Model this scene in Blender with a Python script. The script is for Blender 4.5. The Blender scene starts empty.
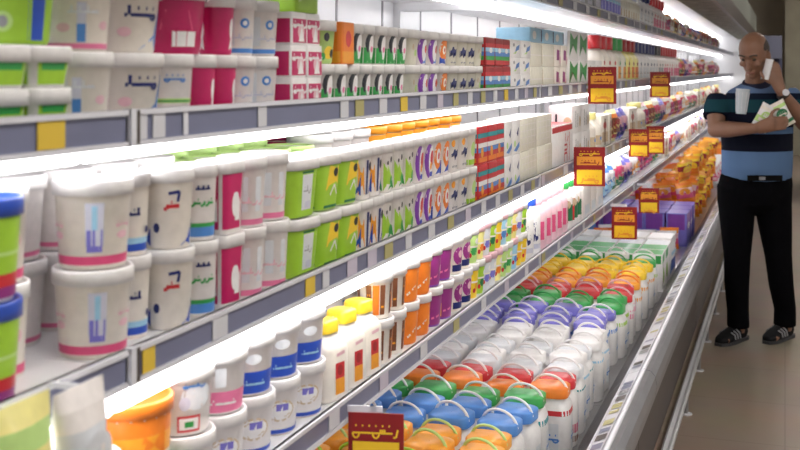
import bpy, bmesh, math, random
from mathutils import Vector, Matrix
rnd = random.Random(7)
sc = bpy.context.scene
COL = sc.collection
PI = math.pi

# ---------------------------------------------------------------- camera, world, exposure
TH = math.radians(19.29)
CAMZ = 1.55
cd = bpy.data.cameras.new('camera'); cam = bpy.data.objects.new('camera', cd); COL.objects.link(cam)
cam.location = (0, 0, CAMZ); cam.rotation_euler = (PI / 2, 0, TH)
cd.sensor_width = 36; cd.lens = 49.5; cd.shift_y = -155 / 800; cd.clip_start = .05
cd.dof.use_dof = True; cd.dof.focus_distance = 3.3; cd.dof.aperture_fstop = 7.0
sc.camera = cam
sc.view_settings.view_transform = 'Standard'; sc.view_settings.look = 'None'
sc.view_settings.gamma = 1; sc.view_settings.use_curve_mapping = False
sc.view_settings.exposure = 0.45
w = bpy.data.worlds.new('store_air'); sc.world = w; w.use_nodes = True
w.node_tree.nodes['Background'].inputs[0].default_value = (1, .97, .93, 1)
w.node_tree.nodes['Background'].inputs[1].default_value = .32

LAMP = 6.5       # shelf lamps
CEIL = 24.0       # unseen ceiling lamps, added for fill light

# ---------------------------------------------------------------- materials
MATS = {}
def mat(name, col, rough=.45, metal=0., emit=0., noise=.0, nscale=20, spec=.5, trans=0., alpha=1., coat=0.):
    if name in MATS: return MATS[name]
    m = bpy.data.materials.new(name); m.use_nodes = True; MATS[name] = m
    nt = m.node_tree; b = nt.nodes['Principled BSDF']
    b.inputs['Base Color'].default_value = (*col, 1); b.inputs['Roughness'].default_value = rough
    b.inputs['Metallic'].default_value = metal; b.inputs['Specular IOR Level'].default_value = spec
    b.inputs['Coat Weight'].default_value = coat
    if trans: b.inputs['Transmission Weight'].default_value = trans
    if alpha < 1: b.inputs['Alpha'].default_value = alpha
    if emit:
        b.inputs['Emission Color'].default_value = (*col, 1); b.inputs['Emission Strength'].default_value = emit
    if noise:
        tc = nt.nodes.new('ShaderNodeTexCoord'); n = nt.nodes.new('ShaderNodeTexNoise'); r = nt.nodes.new('ShaderNodeValToRGB')
        n.inputs['Scale'].default_value = nscale; n.inputs['Detail'].default_value = 4
        nt.links.new(tc.outputs['Object'], n.inputs['Vector']); nt.links.new(n.outputs['Fac'], r.inputs['Fac'])
        r.color_ramp.elements[0].position = .3; r.color_ramp.elements[1].position = .7
        r.color_ramp.elements[0].color = (*[c * (1 - noise) for c in col], 1)
        r.color_ramp.elements[1].color = (*[min(1, c * (1 + noise)) for c in col], 1)
        nt.links.new(r.outputs['Color'], b.inputs['Base Color'])
    return m
PAL = dict(white=(.86, .84, .84), cream=(.80, .77, .66), ivory=(.88, .82, .74), paper=(.87, .82, .80), pale=(.72, .74, .78), lav=(.62, .62, .74),
    red=(.62, .03, .04), dred=(.36, .015, .02), magenta=(.55, .012, .12), pink=(.80, .20, .38), lpink=(.82, .52, .58), rose=(.72, .08, .22),
    blue=(.02, .08, .50), navy=(.012, .02, .14), mid=(.08, .25, .65), sky=(.35, .62, .82), teal=(.02, .30, .34), aqua=(.35, .70, .70),
    green=(.04, .36, .08), dgreen=(.01, .17, .06), lime=(.36, .62, .04), lgreen=(.52, .74, .25), yellow=(.90, .62, .03), lyellow=(.88, .80, .30),
    orange=(.85, .22, .02), amber=(.88, .36, .03), purple=(.22, .05, .40), plum=(.30, .03, .22), violet=(.20, .18, .62), brown=(.20, .07, .03),
    black=(.015, .015, .025), grey=(.35, .35, .38), tan=(.62, .48, .32), skin=(.75, .45, .33))
def P(n): return mat('print_' + n, PAL[n], .38, noise=.05, nscale=60, coat=.15)

# ---------------------------------------------------------------- mesh helpers
def link(name, me, parent=None, loc=(0, 0, 0), rot=(0, 0, 0)):
    o = bpy.data.objects.new(name, me); COL.objects.link(o)
    if parent: o.parent = parent
    o.location = loc; o.rotation_euler = rot
    return o
def tag(o, label=None, cat=None, group=None, kind=None):
    if label: o['label'] = label
    if cat: o['category'] = cat
    if group: o['group'] = group
    if kind: o['kind'] = kind
    return o
class MB:
    """collects geometry for one mesh"""
    def __init__(s): s.v = []; s.f = []; s.m = []; s.mats = []; s.sm = []
    def mi(s, m):
        if isinstance(m, str): m = P(m)
        if m not in s.mats: s.mats.append(m)
        return s.mats.index(m)
    def add(s, vs, fs, m, smooth=False):
        b = len(s.v); i = s.mi(m); s.v += [tuple(x) for x in vs]
        for f in fs: s.f.append([b + k for k in f]); s.m.append(i); s.sm.append(smooth)
    def box(s, x0, x1, y0, y1, z0, z1, m, M=None):
        vs = [Vector((x, y, z)) for z in (z0, z1) for y in (y0, y1) for x in (x0, x1)]
        if M: vs = [M @ v for v in vs]
        s.add(vs, [(0, 2, 3, 1), (4, 5, 7, 6), (0, 1, 5, 4), (2, 6, 7, 3), (0, 4, 6, 2), (1, 3, 7, 5)], m)
    def tube(s, pts, r, m, n=8, cap=True, flat=1.0):
        pts = [Vector(p) for p in pts]; rings = []; up = None
        for i, p in enumerate(pts):
            t = (pts[min(i + 1, len(pts) - 1)] - pts[max(i - 1, 0)]).normalized()
            if up is None: up = Vector((0, 0, 1)) if abs(t.z) < .9 else Vector((0, 1, 0))
            a = t.cross(up).normalized(); b = a.cross(t).normalized(); up = b
            rr = r[i] if isinstance(r, (list, tuple)) else r
            rings.append([p + a * rr * math.cos(2 * PI * k / n) + b * rr * flat * math.sin(2 * PI * k / n) for k in range(n)])
        s.rings(rings, m, cap)
    def rings(s, rings, m, cap=True, smooth=True):
        n = len(rings[0]); vs = [v for r in rings for v in r]; fs = []
        for i in range(len(rings) - 1):
            for k in range(n):
                fs.append((i * n + k, i * n + (k + 1) % n, (i + 1) * n + (k + 1) % n, (i + 1) * n + k))
        s.add(vs, fs, m, smooth)
        if cap:
            s.add(rings[0], [tuple(range(n))[::-1]], m); s.add(rings[-1], [tuple(range(n))], m)
    def mesh(s, name):
        me = bpy.data.meshes.new(name); me.from_pydata(s.v, [], s.f)
        for m in s.mats: me.materials.append(m)
        me.polygons.foreach_set('material_index', s.m); me.polygons.foreach_set('use_smooth', s.sm); me.update()
        return me
    def build(s, name, parent=None, loc=(0, 0, 0), rot=(0, 0, 0)):
        return link(name, s.mesh(name), parent, loc, rot)
def empty(name, loc, rz=0):
    o = bpy.data.objects.new(name, None); COL.objects.link(o); o.empty_display_size = .05
    o.location = loc; o.rotation_euler = (0, 0, rz); return o

# ---------------------------------------------------------------- packaging surface: rounded section swept up a profile
class Surf:
    """a = half depth (x, towards the aisle), b = half width (y), r = corner radius, prof = [(z, scale)]"""
    def __init__(s, a, b, r, prof, nc=5):
        r = min(r, a, b); s.prof = prof; s.a = a; s.b = b
        pts = []
        for cx, cy, a0 in ((a - r, -(b - r), -PI / 2), (a - r, b - r, 0), (-(a - r), b - r, PI / 2), (-(a - r), -(b - r), PI)):
            for k in range(nc + 1):
                t = a0 + PI / 2 * k / nc; pts.append((cx + r * math.cos(t), cy + r * math.sin(t), math.cos(t), math.sin(t)))
        clean = []
        for p in pts:
            if not clean or math.hypot(p[0] - clean[-1][0], p[1] - clean[-1][1]) > 1e-5: clean.append(p)
        if math.hypot(clean[0][0] - clean[-1][0], clean[0][1] - clean[-1][1]) < 1e-5: clean.pop()
        # rotate so that the walk starts opposite the front (x = -a, y = 0) end -> u=0 is the front centre
        s.sec = clean; L = [0]
        n = len(clean)
        for i in range(n):
            p, q = clean[i], clean[(i + 1) % n]; L.append(L[-1] + math.hypot(p[0] - q[0], p[1] - q[1]))
        s.L = L; s.per = L[-1]
        # arc length at the front centre
        best = None
        for i in range(n):
            p, q = clean[i], clean[(i + 1) % n]
            if p[1] <= 1e-9 <= q[1] + 2e-9 and p[0] > 0 and q[0] > 0 and q[1] > p[1]:
                best = L[i] + (L[i + 1] - L[i]) * (0 - p[1]) / (q[1] - p[1])
        s.u0 = best if best is not None else 0
        s.h = prof[-1][0]
    def at(s, u, v, off=0.):
        """u in fractions of the perimeter from the front centre (+ towards +y), v 0..1 of height"""
        t = (u * s.per + s.u0) % s.per; n = len(s.sec); lo = 0
        while lo < n - 1 and s.L[lo + 1] < t: lo += 1
        p, q = s.sec[lo], s.sec[(lo + 1) % n]; k = (t - s.L[lo]) / max(1e-9, s.L[lo + 1] - s.L[lo])
        z = v * s.h; sc_ = s.scale(z)
        nx, ny = p[2] + (q[2] - p[2]) * k, p[3] + (q[3] - p[3]) * k; nl = math.hypot(nx, ny) or 1
        return Vector(((p[0] + (q[0] - p[0]) * k) * sc_ + nx / nl * off, (p[1] + (q[1] - p[1]) * k) * sc_ + ny / nl * off, z))
    def scale(s, z):
        pr = s.prof
        for i in range(len(pr) - 1):
            if z <= pr[i + 1][0] + 1e-9 and pr[i + 1][0] > pr[i][0]:
                return pr[i][1] + (pr[i + 1][1] - pr[i][1]) * (z - pr[i][0]) / (pr[i + 1][0] - pr[i][0])
        return pr[-1][1]
    def ring(s, z, k): return [Vector((p[0] * k, p[1] * k, z)) for p in s.sec]
    def body(s, mb, m, prof=None, cap=True):
        mb.rings([s.ring(z, k) for z, k in (prof or s.prof)], m, cap)
def art(mb, S, items, reps=(0,), off=.0005):
    """prints flat shapes on the surface, following it"""
    k = 0
    for it in items:
        o = off + k * .00012; k += 1
        for du in reps:
            c = it[1]
            if it[0] == 'r':
                _, _, u0, u1, v0, v1 = it; n = max(2, int(abs(u1 - u0) * 40)); mrows = 2
                if abs(u1 - u0) > .999 and du != reps[0]: continue
                g = [[S.at(du + u0 + (u1 - u0) * i / n, v0 + (v1 - v0) * j / mrows, o) for i in range(n + 1)] for j in range(mrows + 1)]
                vs = [p for r in g for p in r]; W = n + 1
                mb.add(vs, [(j * W + i, j * W + i + 1, (j + 1) * W + i + 1, (j + 1) * W + i) for j in range(mrows) for i in range(n)], c, True)
            elif it[0] in 'ep':
                if it[0] == 'e':
                    _, _, u, v, ru, rv = it; poly = [(u + ru * math.cos(2 * PI * i / 14), v + rv * math.sin(2 * PI * i / 14)) for i in range(14)]
                else:
                    poly = it[2]; u = sum(p[0] for p in poly) / len(poly); v = sum(p[1] for p in poly) / len(poly)
                n = len(poly); vs = [S.at(du + u, v, o)]; R = 3
                for q in range(1, R + 1):
                    vs += [S.at(du + u + (a - u) * q / R, v + (b - v) * q / R, o) for a, b in poly]
                fs = [(0, 1 + i, 1 + (i + 1) % n) for i in range(n)]
                for q in range(R - 1):
                    fs += [(1 + q * n + i, 1 + (q + 1) * n + i, 1 + (q + 1) * n + (i + 1) % n, 1 + q * n + (i + 1) % n) for i in range(n)]
                mb.add(vs, fs, c, True)
            elif it[0] == 's':      # stroke: polyline with width (in v units)
                pts = it[2]; wd = it[3]; asp = S.h / S.per
                for (a, b), (c2, d) in zip(pts[:-1], pts[1:]):
                    dx, dy = (c2 - a) / asp, d - b; l = math.hypot(dx, dy) or 1; nx, ny = -dy / l * wd / 2 * asp, dx / l * wd / 2
                    n = max(1, int(abs(c2 - a) * 30)); vs = []
                    for i in range(n + 1):
                        t = i / n; vs += [S.at(du + a + (c2 - a) * t + nx, b + (d - b) * t + ny, o), S.at(du + a + (c2 - a) * t - nx, b + (d - b) * t - ny, o)]
                    mb.add(vs, [(2 * i, 2 * i + 1, 2 * i + 3, 2 * i + 2) for i in range(n)], c)
def script(c, u0, u1, v, h, n=5, seed=1, wd=.03):
    """a line of flowing letter-like strokes, as the printed names read at this distance"""
    r = random.Random(seed); out = []; du = (u1 - u0) / n
    for i in range(n):
        a = u0 + i * du; k = r.choice([0, 1, 2, 3, 4])
        if k != 3: out.append(('s', c, [(a, v), (a + du, v)], wd))
        if k == 0: out.append(('s', c, [(a + du * .5, v), (a + du * .5, v + h)], wd))
        elif k == 1: out.append(('s', c, [(a + du * (.5 + .5 * math.cos(PI + PI * t / 5)), v - h * .45 * math.sin(PI * t / 5)) for t in range(6)], wd))
        elif k == 2: out += [('s', c, [(a + du * t, v), (a + du * t, v + h * .35)], wd) for t in (.2, .6)]
        elif k == 3: out.append(('s', c, [(a + du * .9, v + h * .3), (a + du * .6, v - h * .4), (a, v - h * .45)], wd))
        if k in (1, 4): out.append(('s', c, [(a + du * .4, v + h * .7), (a + du * .6, v + h * .7)], wd))
    return out

# ---------------------------------------------------------------- product kinds (each returns a prototype tree)
def tub_proto(name, w, h, look, art_items, body='white', lid='white', taper=.86, square=0., reps=(-.33, 0, .33), d=None, rimless=False, N=5, liddecor=None):
    """tapered pot with rim and lid; w = lid width, h = height with lid"""
    d = d or w; b = w / 2 * .94; a = d / 2 * .94; r = min(a, b) * (1 if not square else square)
    hb = h - .012; S = Surf(a, b, r, [(0, taper * .96), (.004, taper), (hb * .93, .985), (hb * .935, 1.0), (hb, 1.0)], N)
    root = empty(name, (0, 0, -50)); mb = MB(); S.body(mb, P(body) if isinstance(body, str) else body); bo = mb.build('body', root)
    k = 1 / .94
    lb = MB(); L = [(hb - .008, k * .97), (hb - .008, k), (hb + .009, k), (hb + .012, k * .975), (hb + .012, k * .9), (hb + .008, k * .88), (hb + .008, .02)]
    lb.rings([S.ring(z, q) for z, q in L], lid if not isinstance(lid, str) else P(lid), False)
    if liddecor: lb.rings([S.ring(hb + .0085, .75), S.ring(hb + .0086, .02)], P(liddecor), False)
    lb.build('lid', root)
    if art_items:
        am = MB(); art(am, S, art_items, reps); am.build('label', root)
    root['look'] = look; return root
def box_proto(name, w, d, h, look, art_items, body='white', r=.004, reps=(0,), top=None):
    S = Surf(d / 2, w / 2, r, [(0, .99), (.002, 1), (h - .002, 1), (h, .99)], 2)
    root = empty(name, (0, 0, -50)); mb = MB(); S.body(mb, P(body)); mb.build('carton', root)
    am = MB(); art(am, S, art_items, reps)
    if top: am.rings([[Vector((p.x, p.y, h + .0004)) for p in S.ring(h, .97)], [Vector((p.x, p.y, h + .0005)) for p in S.ring(h, .02)]], P(top), False)
    am.build('print', root)
    root['look'] = look; return root
def bottle_proto(name, w, h, look, art_items, body='white', cap='red', neck=.4, shoulder=.72, square=1., handle=None, capw=None, caph=.02, reps=(-.3, 0, .3), loop=None, d=None):
    a = (d or w) / 2; b = w / 2; r = min(a, b) * square; hb = h - caph; sh = hb * shoulder
    S = Surf(a, b, r, [(0, .92), (.006, 1), (sh, 1), (sh + (hb - sh) * .35, .86 if neck < .7 else .97), (sh + (hb - sh) * .75, neck * 1.1 if neck < .7 else neck * 1.03), (hb, neck)], 4)
    root = empty(name, (0, 0, -50)); mb = MB(); S.body(mb, P(body))
    mb.build('body', root)
    cm = MB(); k = capw or neck * 1.12
    cm.rings([S.ring(z, q) for z, q in ((hb - .003, k), (h - .004, k), (h, k * .9), (h + .0001, .02))], P(cap), False); cm.build('cap', root)
    if handle:
        hm = MB(); x0 = b * .98
        hm.tube([(0, x0 * .35, h * .93), (0, x0 * .8, h * .95), (0, x0 * 1.02, h * .86), (0, x0 * 1.02, h * .66), (0, x0 * .9, h * .6)], .006, P(handle)); hm.build('handle', root)
    if loop:
        hm = MB(); R = b * .86
        hm.tube([(math.cos(t) * R * .35, math.cos(t) * R, h * .93 + math.sin(t) * R * .75) for t in [PI * i / 12 for i in range(13)]], .0042, P(loop), 6); hm.build('carry_loop', root)
    if art_items:
        am = MB(); art(am, S, art_items, reps); am.build('label', root)
    root['look'] = look; return root
def pouch_proto(name, w, h, d, look, cols, seed=0):
    """pillow bag with crimped ends, standing; front towards +x"""
    r = random.Random(seed); root = empty(name, (0, 0, -50)); mb = MB(); rows = 9; n = 14
    rings = []
    for j in range(rows):
        t = j / (rows - 1); th = max(.03, math.sin(PI * min(1, max(0, t))) ** .6); ww = w / 2 * (1 - .10 * math.sin(PI * t))
        ring = []
        for k in range(n):
            a = 2 * PI * k / n; ring.append(Vector((math.cos(a) * d / 2 * th * (1 + .12 * math.sin(3 * a + seed + j)), math.sin(a) * ww, t * h)))
        rings.append(ring)
    for j in range(rows - 1):
        m = cols[0] if j in (0, rows - 2) else cols[(j // 2 + seed) % len(cols)]
        mb.rings([rings[j], rings[j + 1]], P(m), False)
    mb.add(rings[0], [tuple(range(n))[::-1]], cols[0]); mb.add(rings[-1], [tuple(range(n))], cols[0])
    mb.build('bag', root)
    am = MB(); S = Surf(d / 2 * 1.0, w / 2 * .9, d / 2, [(0, .6), (h * .25, .93), (h * .75, .93), (h, .6)], 5)
    c = cols[1 % len(cols)]
    art(am, S, [('e', cols[-1], 0, .55, .14, .18), ('r', c, -.16, .16, .3, .42)] + script(cols[0], -.1, .1, .52, .12, 4, seed, .04), (0,), .004); am.build('label', root)
    root['look'] = look; return root

def children(o): return [c for c in bpy.data.objects if c.parent == o]
KIDS = {}
def clone(proto, loc, rz, label, cat, group, rx=0, ry=0, s=1.):
    if proto.name not in KIDS: KIDS[proto.name] = [(c, [g for g in bpy.data.objects if g.parent == c]) for c in bpy.data.objects if c.parent == proto]
    used = proto.get('used')
    if not used:
        proto['used'] = 1; o = proto
    else:
        o = proto.copy(); COL.objects.link(o)
        for c, gs in KIDS[proto.name]:
            q = c.copy(); COL.objects.link(q); q.parent = o
            for g in gs:
                e = g.copy(); COL.objects.link(e); e.parent = q
    o.location = loc; o.rotation_euler = (rx, ry, rz); o.scale = (s, s, s)
    tag(o, label, cat, group); return o
ORD = ['first', 'second', 'third', 'fourth', 'fifth', 'sixth', 'seventh', 'eighth', 'ninth', 'tenth', 'eleventh', 'twelfth', 'thirteenth', 'fourteenth', 'fifteenth', 'sixteenth', 'seventeenth', 'eighteenth', 'nineteenth', 'twentieth']
def ordinal(i, n):
    if n == 1: return ''
    if i == 0: return 'leftmost'
    if i == n - 1: return 'rightmost'
    return ORD[i] + ' from left' if i < 20 else f'{ORD[n - 1 - i]} from right'
def block(proto, y0, n, pitch, z, lh, layers=2, rows=1, rowpitch=.11, x=-.875, shelf='middle shelf', cat='tub', rot=-.7, jit=.12, layer0=0, face=None):
    """n along the shelf, stacked in layers, rows deep"""
    look = proto['look']
    names = {1: [''], 2: ['below', 'on top'], 3: ['bottom', 'in between', 'on top'], 4: ['bottom', 'second up', 'third up', 'on top']}[layers]
    for r in range(rows):
        for l in range(layers):
            for i in range(n):
                p = [look, shelf, names[l], (('front row' if r == 0 else 'second row back' if r == 1 else 'third row back') if rows > 1 else ''), ordinal(i, n)]
                lab = ', '.join(q for q in p if q)
                lab = lab.replace(', front row', ' front row').replace(', second row', ' second row').replace(', third row', ' third row')
                clone(proto, (x - r * rowpitch + rnd.uniform(-.002, .002), y0 + pitch * (i + .5), z + l * lh), rot + rnd.uniform(-jit, jit), lab, cat, look + ' on the ' + shelf)

# ================================================================ SETTING
m_floor = bpy.data.materials.new('floor_tiles'); m_floor.use_nodes = True
nt = m_floor.node_tree; b = nt.nodes['Principled BSDF']; tc = nt.nodes.new('ShaderNodeTexCoord'); br = nt.nodes.new('ShaderNodeTexBrick')
nz = nt.nodes.new('ShaderNodeTexNoise'); mx = nt.nodes.new('ShaderNodeMix'); mx.data_type = 'RGBA'; mx.blend_type = 'MULTIPLY'; mx.inputs['Factor'].default_value = .35
br.offset = 0; br.inputs['Color1'].default_value = (.33, .255, .20, 1); br.inputs['Color2'].default_value = (.32, .245, .19, 1); br.inputs['Mortar'].default_value = (.25, .19, .15, 1)
br.inputs['Scale'].default_value = 1; br.inputs['Brick Width'].default_value = .6; br.inputs['Row Height'].default_value = .6; br.inputs['Mortar Size'].default_value = .004
nz.inputs['Scale'].default_value = 3; nz.inputs['Detail'].default_value = 6
nt.links.new(tc.outputs['Object'], br.inputs['Vector']); nt.links.new(tc.outputs['Object'], nz.inputs['Vector'])
nt.links.new(br.outputs['Color'], mx.inputs[6]); nt.links.new(nz.outputs['Color'], mx.inputs[7]); nt.links.new(mx.outputs[2], b.inputs['Base Color'])
b.inputs['Roughness'].default_value = .32
def struct(o): o['kind'] = 'structure'; return o
fm = MB(); fm.box(-1.9, 5, -2, 22.4, -.1, 0, m_floor); struct(fm.build('floor'))
m_ceil = mat('ceiling_panel', (.36, .31, .25), .8, noise=.1, nscale=2)
cm = MB(); cm.box(-1.9, 5, -2, 22.4, 3.4, 3.5, m_ceil); struct(cm.build('ceiling'))
m_wall = mat('wall_paint', (.40, .35, .28), .8, noise=.12, nscale=2)
wm = MB(); wm.box(-1.9, 5, 22.3, 22.4, 0, 3.4, m_wall); struct(wm.build('wall_back'))
wm = MB(); wm.box(-1.9, -1.8, -2, 22.3, 0, 3.4, m_wall); struct(wm.build('wall_left'))

# unseen ceiling lamps, added to brighten the goods and the far background
def added_ceiling_lamp(y, x, i):
    t = empty('added_ceiling_lamp', (x, y, 3.4)); tag(t, f"unseen ceiling lamp added for light above the {'display case aisle' if x < 2 else 'neighbouring aisle'}, {['first', 'second', 'third', 'fourth', 'fifth', 'sixth', 'first', 'second', 'third'][i]} from the front", 'ceiling lamp', 'ceiling lamps added over the aisle')
    a = MB(); a.box(-.15, .15, -.62, .62, -.05, 0, mat('lamp_housing', (.7, .7, .7), .4)); a.build('housing', t)
    a = MB(); a.box(-.13, .13, -.6, .6, -.062, -.051, mat('added_lamp_glow', (1, .95, .88), emit=CEIL)); a.build('diffuser', t)
for i, (x, y) in enumerate([(.9, .6), (.9, 2.3), (.9, 4.0), (.9, 10), (.9, 14.5), (.9, 19), (3.5, 5), (3.5, 11), (3.5, 17)]):
    added_ceiling_lamp(y, x, i)

# ================================================================ DISPLAY CASE
m_rail = mat('rail_plastic', (.17, .18, .28), .28, noise=.06, nscale=8)
m_rail2 = mat('rail_lip', (.70, .70, .76), .25)
m_white = mat('case_enamel', (.74, .74, .76), .35, noise=.03, nscale=6)
m_metal = mat('brushed_steel', (.42, .42, .44), .32, .85, noise=.1, nscale=15)
m_bump = mat('bumper_grey', (.26, .26, .28), .35, .5, noise=.06, nscale=10)
m_lamp = mat('shelf_lamp_glow', (1, .98, .97), emit=LAMP)
m_dark = mat('kick_dark', (.055, .04, .035), .4, noise=.1)
m_grille = mat('grille_grey', (.27, .27, .285), .4, .4, noise=.12, nscale=25)
m_tick = mat('ticket_white', (.62, .62, .66), .5); m_tickp = mat('ticket_lilac', (.55, .5, .6), .5); m_ticky = mat('ticket_yellow', (.72, .50, .05), .5)
m_olive = mat('ticket_olive', (.42, .38, .16), .5)
SH = [('shelf', 1.81, 'highest'), ('shelf', 1.478, 'upper'), ('shelf', 1.17, 'middle'), ('shelf', .90, 'lower')]
MODS = [(-1.284 + 2.5 * i, 1.216 + 2.5 * i) for i in range(8)]
ticket_spots = {   # along-aisle positions of tickets per shelf: (y, width, colour)
    1: [(1.06, .05, 'y'), (1.245, .03, 'w'), (1.29, .03, 'w'), (1.36, .012, 'g'), (1.60, .03, 'w'), (1.95, .04, 'w')] + [(2.03 + i * .135, .045, 'owywpow'[i % 7]) for i in range(13)] + [(3.9 + i * .2, .07, 'wow'[i % 3]) for i in range(12)],
    2: [(1.265, .03, 'y'), (1.46, .045, 'w'), (1.79, .04, 'y'), (1.86, .03, 'w'), (1.99, .05, 'p'), (2.10, .05, 'p'), (2.2, .05, 'o'), (2.33, .04, 'w')] + [(2.5 + i * .16, .05, 'wopwwo'[i % 6]) for i in range(9)] + [(4.2 + i * .25, .08, 'wpw'[i % 3]) for i in range(9)],
    3: [(1.9 + i * .27, .05, 'wpwo'[i % 4]) for i in range(14)], 0: [(3.8 + i * .3, .08, 'wow'[i % 3]) for i in range(14)]}
TK = dict(y=m_ticky, w=m_tick, p=m_tickp, o=m_olive, g=m_rail2)
caselab = ['nearest case section at the left edge', 'second case section, behind the white and green tubs', 'third case section, middle of the wall of dairy', 'fourth case section, beside the man',
           'fifth case section, just behind the man', 'sixth case section, farther behind the man', 'seventh case section, near the far end', 'last case section at the far end']
for mi_, (y0, y1) in enumerate(MODS):
    t = empty('refrigerated_display_case', (-.9, (y0 + y1) / 2, 0))
    tag(t, 'open refrigerated dairy case, ' + caselab[mi_], 'display case', 'refrigerated dairy cases along the aisle')
    oy = (y0 + y1) / 2; ox = -.9
    def bx(mb, x0, x1, a, c, z0, z1, m): mb.box(x0 - ox, x1 - ox, a - oy, c - oy, z0, z1, m)
    g = .002; A, Z = y0 + g, y1 - g
    q = MB(); bx(q, -1.36, -1.325, A, Z, .2, 2.35, m_white)
    k = y0 + .3
    while k < Z - .1: bx(q, -1.325, -1.322, k, k + .012, .46, 2.0, m_bump); k += .415
    q.build('back_panel', t)
    q = MB(); bx(q, -1.36, -.52, A, Z, .12, .40, m_white); q.build('tank', t)
    q = MB(); bx(q, -1.36, -.60, A, Z, .0, .12, m_dark); q.build('kick_plate', t)
    q = MB(); bx(q, -1.32, -.575, A, Z, .40, .42, m_metal); q.build('deck_tray', t)
    # sloping intake grille with slots
    q = MB()
    def gp(s): return (-.575 + .075 * s - ox, .44 + .085 * s)
    (xa, za), (xb, zb) = gp(0), gp(1)
    q.add([(xa, A - oy, za), (xa, Z - oy, za), (xb, Z - oy, zb), (xb, A - oy, zb)], [(0, 3, 2, 1)], m_grille)
    q.add([(xa, A - oy, .42), (xa, Z - oy, .42), (xa, Z - oy, za), (xa, A - oy, za)], [(0, 3, 2, 1)], m_grille)
    kk = A + .02
    while kk < Z - .02:
        q.box(xa + .006, xb - .006, kk - oy, kk + .006 - oy, 0, .0, m_grille) if 0 else None
        (x1, z1), (x2, z2) = gp(.1), gp(.9)
        q.add([(x1, kk - oy, z1 + .0015), (x1, kk + .008 - oy, z1 + .0015), (x2, kk + .008 - oy, z2 + .0015), (x2, kk - oy, z2 + .0015)], [(0, 3, 2, 1)], m_dark)
        kk += .024 if y0 < 8 else .06
    q.build('intake_grille', t)
    # front panel, bumper with ticket ledge
    q = MB(); bx(q, -.52, -.46, A, Z, .14, .5, m_dark); q.build('front_panel', t)
    q = MB(); sec = [(-.50, .515), (-.502, .527), (-.50, .532), (-.452, .552), (-.440, .556), (-.420, .552), (-.405, .535), (-.400, .505), (-.405, .465), (-.42, .45), (-.50, .45)]
    q.rings([[Vector((x - ox, yy - oy, z)) for x, z in sec] for yy in (A, Z)], m_bump, True, False); bp = q.build('bumper', t)
    q = MB()
    q.add([(-.502 - ox, A - oy, .5325), (-.494 - ox, A - oy, .536), (-.494 - ox, Z - oy, .536), (-.502 - ox, Z - oy, .5325)], [(0, 1, 2, 3)], m_rail2)
    q.rings([[Vector((x - ox, yy - oy, z)) for x, z in ((-.455, .553), (-.447, .5575), (-.440, .5585), (-.434, .556), (-.44, .551))] for yy in (A, Z)], m_rail2)
    q.add([(-.4935 - ox, A - oy, .5362), (-.456 - ox, A - oy, .5512), (-.456 - ox, Z - oy, .5512), (-.4935 - ox, Z - oy, .5362)], [(0, 1, 2, 3)], m_tick)
    q.build('trim_strip', bp)
    kk = y0 + .05
    rr = random.Random(mi_)
    while kk < Z - .1 and y0 < 10:
        wd = rr.choice([.03, .04, .05])
        zz = lambda x: .532 + (x + .5) / .048 * .02 + .0035
        q = MB(); q.add([(-.490 - ox, kk - oy, zz(-.49)), (-.460 - ox, kk - oy, zz(-.46)), (-.460 - ox, kk + wd - oy, zz(-.46)), (-.490 - ox, kk + wd - oy, zz(-.49))], [(0, 1, 2, 3)], rr.choice([m_rail, m_dark, m_grille, m_olive, m_rail]))
        q.box(-.484 - ox, -.466 - ox, kk + .012 - oy, kk + wd - .012 - oy, .54, zz(-.466) + .0012, m_rail) if 0 else None
        q.build('price_ticket', bp); kk += wd + rr.choice([.012, .02, .02, .03, .06, .12])
    # uprights between sections
    q = MB(); bx(q, -1.325, -1.30, A, A + .03, .42, 2.03, m_white); q.build('upright', t)
    # shelves
    for si in (3, 2, 1, 0):
        zs = SH[si][1]
        q = MB(); bx(q, -1.32, -.803, A, Z, zs - .02, zs, m_white); s = q.build('shelf', t)
        q = MB(); bx(q, -.803, -.797, A, Z, zs - .024, zs + .021, m_rail)
        bx(q, -.803, -.792, A, Z, zs + .014, zs + .021, m_rail2); bx(q, -.803, -.792, A, Z, zs - .027, zs - .020, m_rail2)
        bx(q, -.803, -.791, A, A + .012, zs - .027, zs + .022, m_rail2); bx(q, -.803, -.791, A + .012, A + .02, zs - .024, zs + .02, m_dark)
        q.build('price_rail', s)
        if True:
            q = MB(); cx, cz, cr_ = (-.826, zs - .0445, .0215) if si == 2 else (-.87, zs - .036, .015) if si == 1 else (-1.0, zs - .034, .015 if si == 0 else .006)
            q.tube([(cx - ox, A + .01 - oy, cz), (cx - ox, Z - .01 - oy, cz)], cr_, m_lamp, 12); q.build('shelf_lamp', s)  # the lower shelf's tube is unseen, added to brighten the bottom deck
        for yy in (A + .032, Z - .03):
            q = MB(); bx(q, -1.30, -.95, yy, yy + .004, zs - .05, zs - .02, m_white); q.build('bracket', s)
        for (ty, tw, tc_) in ticket_spots.get(si, []):
            if y0 < ty - tw / 2 and ty + tw / 2 < y1:
                q = MB(); bx(q, -.796, -.7945, ty - tw / 2, ty + tw / 2, zs - .019, zs + .0135, TK[tc_])
                q.build('price_ticket', s)
    # canopy
    q = MB(); bx(q, -1.36, -.72, A, Z, 2.10, 2.16, m_white); ca = q.build('canopy', t)
    q = MB(); q.rings([[Vector((x - ox, yy - oy, z)) for x, z in ((-.72, 2.045), (-.70, 2.05), (-.47, 2.05), (-.47, 2.16), (-.72, 2.16))] for yy in (A, Z)], mat('canopy_soffit', (.15, .145, .11), .6, noise=.6, nscale=14), True, False); q.build('soffit', ca)
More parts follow.
